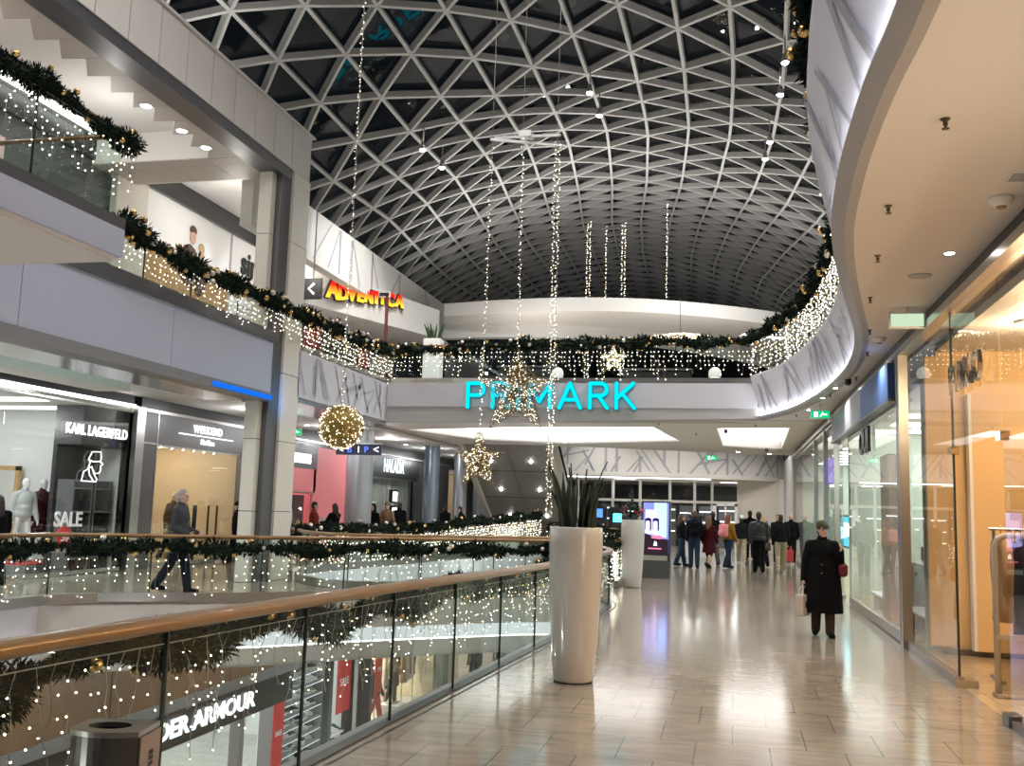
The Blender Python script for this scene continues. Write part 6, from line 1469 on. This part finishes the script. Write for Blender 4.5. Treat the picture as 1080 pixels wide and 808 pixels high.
# bench-top lights, exit signs, small ceiling devices
def exit_sign(x, y, z, rotz, label, lit=True, w_=.42, h=.2):
    t = thing('exit_sign', label, 'exit sign', (x, y, z), R_(rotz), local=True)
    hs_ = MB().box(-w_/2, w_/2, -.03, .03, 0, h).build('housing', M_whitep, t); c = glow('exit_green', (.0, .42, .14), 1.6) if lit else glow('exit_pale', (.62, .80, .55), .9)
    MB().box(-w_/2+.02, w_/2-.02, -.034, -.03, .02, h-.03).build('face', c, hs_)
    if lit:
        m = MB(); m.box(-.13, -.05, -.037, -.034, .04, h-.05); m.beam((.0, -.036, .05), (.06, -.036, h-.06), .003, .025, (1, 0, 0)); m.box(.06, .14, -.037, -.034, .08, .11); m.build('pictogram', glow('exit_white', (.8, 1, .85), 2), hs_)
    MB().box(-.012, .012, -.012, .012, h, h+.12).build('hanger', M_steel, t)
exit_sign(1.98, 12.0, 3.88, 0, 'pale lit emergency sign box hanging below the warm ceiling', False, .40, .2)
exit_sign(1.85, 22.2, 3.8, 0, 'green running-man exit sign at the end of the blue sign band', True, .42, .2)
exit_sign(-.85, 40.5, 3.85, 0, 'green exit sign below the far curved bulkhead', True, .5, .22)
exit_sign(-12.2, 25.9, 3.55, 25, 'green exit sign above the pink shop beside the stone pillar', True, .42, .2)
M_sprk = mat('sprinkler_bronze', (.12, .09, .05), .4, .6)
def sprinkler(x, y, z):
    t = thing('sprinkler', 'small bronze sprinkler head in the plaster ceiling', 'sprinkler', (x, y, z-.07), 0, 'ceiling sprinklers'); m = MB(); m.lathe((x, y), [(.026, z-.01), (.03, z)], 16); m.build('rosette', M_sprk, t); m = MB(); m.cyl((x, y), .008, z-.06, z-.012, 8); m.box(x-.014, x+.014, y-.004, y+.004, z-.045, z-.02); m.build('body', M_sprk, t); m = MB(); m.lathe((x, y), [(.024, z-.066), (.024, z-.062)], 12); m.build('deflector', M_sprk, t)
for x, y in ((1.28, 6.25), (1.2, 8.0), (1.33, 9.55), (1.5, 11.4), (1.75, 13.4), (1.95, 15.2), (2.1, 17.9), (1.9, 20.4), (1.5, 24.6), (.6, 27.4), (-2, 27.2), (-1.1, 30.5)): sprinkler(x, y, ZS)
for x, y in ((-7.9, 8.0), (-8.6, 7.4)): sprinkler(x, y, 4.46)
for x, y, lb in ((2.0, 7.9, 'round smoke detector near the boutique ceiling edge'), (1.95, 14.0, 'round smoke detector farther along the walkway ceiling')):
    t = thing('smoke_detector', lb, 'smoke detector', (x, y, ZS-.07)); m = MB(); m.smooth = True; m.lathe((x, y), [(.05, ZS-.07), (.075, ZS-.05), (.09, ZS-.02), (.09, ZS)], 20); cv_ = m.build('cover', M_whitep, t); m = MB(); m.lathe((x, y), [(.03, ZS-.085), (.04, ZS-.068)], 12); m.build('sensor', M_bronze, cv_)
t = thing('ceiling_grille', 'small square grille in the walkway ceiling by the smoke detector', 'vent', (2.0, 7.4, ZS-.01)); MB().box(1.93, 2.07, 7.3, 7.5, ZS-.01, ZS).build('frame', M_whitep, t)
m = MB(); [m.box(1.94, 2.06, 7.32+i*.03, 7.335+i*.03, ZS-.016, ZS-.01) for i in range(6)]; m.build('grille', M_stick, t)
t = thing('ceiling_speaker', 'round flush speaker in the walkway ceiling', 'speaker', (1.85, 10.4, ZS-.01)); m = MB(); m.lathe((1.85, 10.4), [(.11, ZS-.012), (.115, ZS)], 24); m.build('grille', M_lip, t)
def downlight(x, y, z, label, group, r=.065):
    t = thing('downlight', label, 'downlight', (x, y, z-.02), 0, group); m = MB(); m.lathe((x, y), [(r*1.3, z-.012), (r*1.35, z)], 20); tr_ = m.build('trim_ring', M_whitep, t); m = MB(); m.lathe((x, y), [(r, z-.016), (r, z-.012)], 20); m.build('lens', M_down, tr_)
for x, y in ((1.95, 9.5), (1.9, 19.4), (1.8, 21.0), (1.7, 23.4)): downlight(x, y, ZS, 'small downlight in the walkway ceiling', 'walkway downlights', .04)
for k, y in enumerate((9.8, 11.2, 15.2, 16.4, 17.3)): downlight(-10.45, y, 8.75, 'round downlight under the tiled upper gallery soffit', 'upper gallery downlights', .09)
for y in (21.4, 22.4): downlight(-11.4, y, 8.3, 'twin downlight above the advertising hoarding', 'hoarding downlights', .1)
for x, y in ((-12.6, 27.6), (-12.2, 28.4), (-12.6, 33), (-12.3, 36), (-12.4, 39.5), (-10, 27.2)): downlight(x, y, 4.0 if x < -11 else ZS, 'small downlight over the pink and black shopfronts', 'west gallery downlights', .07)
for x, y in ((-5.9, 34.9), (-7.8, 33), (.2, 39), (1.4, 40)): downlight(x, y, ZS, 'downlight under the cross slab', 'cross slab downlights', .08)
def camera_dome(x, y, z, label):
    t = thing('security_camera', label, 'security camera', (x, y, z-.12)); MB().box(x-.05, x+.05, y-.05, y+.05, z-.03, z).build('bracket', M_black, t); m = MB(); m.smooth = True; m.ico((x, y, z-.06), .06, 2); m.build('dome', M_black, t)
camera_dome(-.2, 29.0, ZS, 'black dome camera at the near corner of the bright coffer'); camera_dome(1.2, 37.0, ZS, 'black dome camera at the far corner of the bright coffer'); camera_dome(2.0, 18.2, ZS, 'black dome camera beside the blue sign band')
# roof spotlights in pairs

# ------------------------------------------------------------------ camera
F_PX = 1035.; p_, r__, yw_ = R_(7.33), R_(1.75), R_(12.8)
fwd = Vector((-sin(yw_)*cos(p_), cos(yw_)*cos(p_), sin(p_))); rt0 = Vector((cos(yw_), sin(yw_), 0)); up0 = rt0.cross(fwd)
rgt = rt0*cos(r__)+up0*sin(r__); upv = rt0*-sin(r__)+up0*cos(r__)
cd = bpy.data.cameras.new('camera'); cd.sensor_width = 36; cd.lens = F_PX/1080*36; cd.clip_start = .05; cd.clip_end = 300
cam = bpy.data.objects.new('camera', cd); COL.objects.link(cam)
cam.matrix_world = Matrix(((rgt.x, upv.x, -fwd.x, 0), (rgt.y, upv.y, -fwd.y, 0), (rgt.z, upv.z, -fwd.z, 1.65), (0, 0, 0, 1)))
sc.camera = cam
# ------------------------------------------------------------------ lamps of the mall, with added fill lamps
M_spotlens = glow('roof_spot_lens', (.95, .98, 1), 60)
def pix_ray(px, py): return (rgt*((px-540)/F_PX)-upv*((py-404)/F_PX)+fwd).normalized()
RS = [(446, 158, 20.5, 'bright spotlight under the vault, upper of the pair over the golden ball'), (466, 177, 21.5, 'bright spotlight under the vault, lower of the pair over the golden ball'), (622, 98, 18.5, 'bright spotlight at the crown of the vault, upper of its pair'), (632, 122, 20.3, 'bright spotlight at the crown of the vault, lower of its pair'),
      (828, 66, 17.4, 'topmost bright spotlight in the vault chain beside the S-curved fascia'), (823, 100, 19.1, 'second bright spotlight in the vault chain beside the S-curved fascia'), (812, 150, 22.6, 'third bright spotlight in the vault chain beside the S-curved fascia'), (807, 168, 24.2, 'lowest bright spotlight in the vault chain beside the S-curved fascia')]
for px, py, y, lb in RS:
    d_ = pix_ray(px, py); y = 10.
    while y < 45:
        q_ = Vector((0, 0, 1.65))+d_*(y/d_.y); x, z = q_.x, q_.z+.1
        if z > vault_z(x, y)-.75: break
        y += .05
    t = thing('roof_spotlight', lb, 'spotlight', (x, y, z-.15)); m = MB(); m.tube([(x, y, vault_z(x, y)-.15), (x, y, z+.1)], .02, 6); m.build('stem', M_steel, t)
    m = MB(); m.smooth = True; m.tube([(x, y, z+.12), (x, y, z-.1)], [.05, .09], 12); hd_ = m.build('head', M_steel, t); m = MB(); m.smooth = True; m.ico((x, y, z-.1), .085, 2, 1, 1, .5); m.build('lens', M_spotlens, hd_)
    lamp('SPOT', (x, y, z-.2), 620, (1, .97, .93), .08, (0, 0, 0), spot=130, blend=.6)
for x, y in ((-5, 4), (-2, 7), (-5, 10), (-2, 13)): lamp('SPOT', (x, y, vault_z(x, y)-.4), 900, (1, .97, .94), .08, (0, 0, 0), spot=150, blend=.6)  # added spots out of view, brighten the west beam and fascias
lamp('SPOT', (-9.2, 18.9, 3.8), 14, (.05, .3, 1), .02, (R_(100), R_(-35), R_(25)), spot=110, blend=.8)  # added blue spot, tints the fascia end like reflected sign light
WARM = (1, .82, .58); NEUT = (1, .95, .88)
# walkway
for y in (2.5, 6.5, 10.5, 15, 19.5, 24): lamp('SPOT', (1.5 if y < 12 else 1.95, y, ZS-.06), 120, NEUT, .05, spot=140, blend=.8)
for x, y in ((-2, 50), (0, 52), (-5, 47.5), (.5, 48.3)): lamp('AREA', (x, y, 3.28), 60, (.95, .98, 1), .9)
# added uplights hidden on beam, canopy and upper gallery, brightening the vault
for y in (1, 5, 9, 13, 17): lamp('SPOT', (-9.9, y, 10.1), 130, (1, .97, .93), .1, (R_(180), R_(-30), 0), spot=150, blend=.7)
for x, y in ((-8, 33), (-4, 33), (0, 35)): lamp('SPOT', (x, y, 8.7), 420, (1, .97, .93), .1, (R_(180), 0, 0), spot=160, blend=.7)
for y in (4, 9, 14, 19, 24): lamp('SPOT', (4.5, y, 5.3), 260, (1, .95, .88), .1, (R_(180), R_(20), 0), spot=150, blend=.7)
for x in (-6, -2, 1): lamp('SPOT', (x, 23.5, vault_z(x, 23.5)-.4), 420, NEUT, .08, (R_(60), 0, 0), spot=62, blend=.7)  # added spots under the vault, aimed at the canopy edge
for x, y in ((-6.3, 30), (-2.2, 29.3), (.2, 30.5)): lamp('SPOT', (x, y, 6.3), 170, NEUT, .06, (R_(165), 0, 0), spot=150, blend=.8)  # added uplights over the counters, brighten the canopy underside
lamp('SPOT', (-5, 22.5, vault_z(-5, 22.5)-.4), 520, NEUT, .08, Vector((-6.3, 6.2, -6.2)).to_track_quat('-Z', 'Y').to_euler(), spot=46, blend=.6)  # added spot, washes the red and yellow sign board
for x, y in ((-6, 44), (-1, 44), (-5, 54), (0, 54)): lamp('SPOT', (x, y, 9), 110, (1, .97, .93), .1, (R_(180), 0, 0), spot=165, blend=.7)  # added uplights behind the canopy, brighten the far vault
# added spots hidden in the gap between the slabs, brightening the far hall
for x in (-6, -2, 1.2): lamp('SPOT', (x, 42.2, 6.2), 420, NEUT, .1, (R_(14), 0, 0), spot=120, blend=.7)
# boutique
for x, y in ((3.2, 11.6), (3.2, 9.6), (3.2, 7.4), (4.6, 12.2), (4.6, 10.2), (4.6, 8.0)): lamp('POINT', (x, y, 3.6), 52, (1, .72, .43), .12)
lamp('AREA', (2.75, 5.0, 2.0), 55, (1, .82, .62), 2.4, (0, R_(90), 0), sy=2.5)
# shops
lamp('POINT', (4.0, 17, 3.2), 90, (.95, 1, .95), .15); lamp('POINT', (4.0, 20.5, 3.2), 90, (.95, 1, .95), .15); lamp('POINT', (4, 26, 3.3), 80, (.85, 1, 1), .15); lamp('POINT', (4, 32, 3.3), 80, (.9, 1, 1), .15)
for y in (10, 13.5, 17): lamp('POINT', (-15.5, y, 3.3), 45, (.95, .99, 1), .15)
for y in (22, 24.2): lamp('POINT', (-15.6, y, 2.9), 45, (1, .84, .6), .12)
# west gallery, upper gallery, lower level
for y in (3, 8, 13, 17): lamp('AREA', (-12.6, y, 3.83), 85, (.92, .99, 1), .4)
for y in (23, 28, 33, 38, 43): lamp('POINT', (-11.9, y, 3.7), 50, (.98, .98, 1), .1)
for y in (6, 11, 16, 21, 25): lamp('POINT', (-11.8, y, 8.2), 60, NEUT, .1)
for y in (-1, 5, 11, 17, 24, 31, 38): lamp('POINT', (-7.2, y, -1.3), 90, (1, .96, .9), .12)
for y in (12, 16, 20): lamp('POINT', (-12.5, y, -2.6), 60, (1, 1, 1), .12)
for y in (28.2, 30.5, 33): lamp('POINT', (-12.2, y, -2.2), 170, (1, .95, .85), .12)
# world: faint night sky
w = bpy.data.worlds.new('night'); sc.world = w; w.use_nodes = True; bg = w.node_tree.nodes['Background']; bg.inputs[0].default_value = (.10, .13, .18, 1); bg.inputs[1].default_value = .04
# ------------------------------------------------------------------ render look
sc.view_settings.view_transform = 'Standard'; sc.view_settings.look = 'None'; sc.view_settings.gamma = 1.; sc.view_settings.use_curve_mapping = False; sc.view_settings.exposure = .18
cy = sc.cycles; cy.max_bounces = 8; cy.diffuse_bounces = 4; cy.glossy_bounces = 4; cy.transmission_bounces = 6; cy.transparent_max_bounces = 40; cy.caustics_reflective = False; cy.caustics_refractive = False; cy.sample_clamp_indirect = 6.
cy.use_denoising = True
try: cy.denoiser = 'OPENIMAGEDENOISE'; cy.denoising_input_passes = 'RGB_ALBEDO_NORMAL'
except Exception: pass
cy.use_light_tree = True
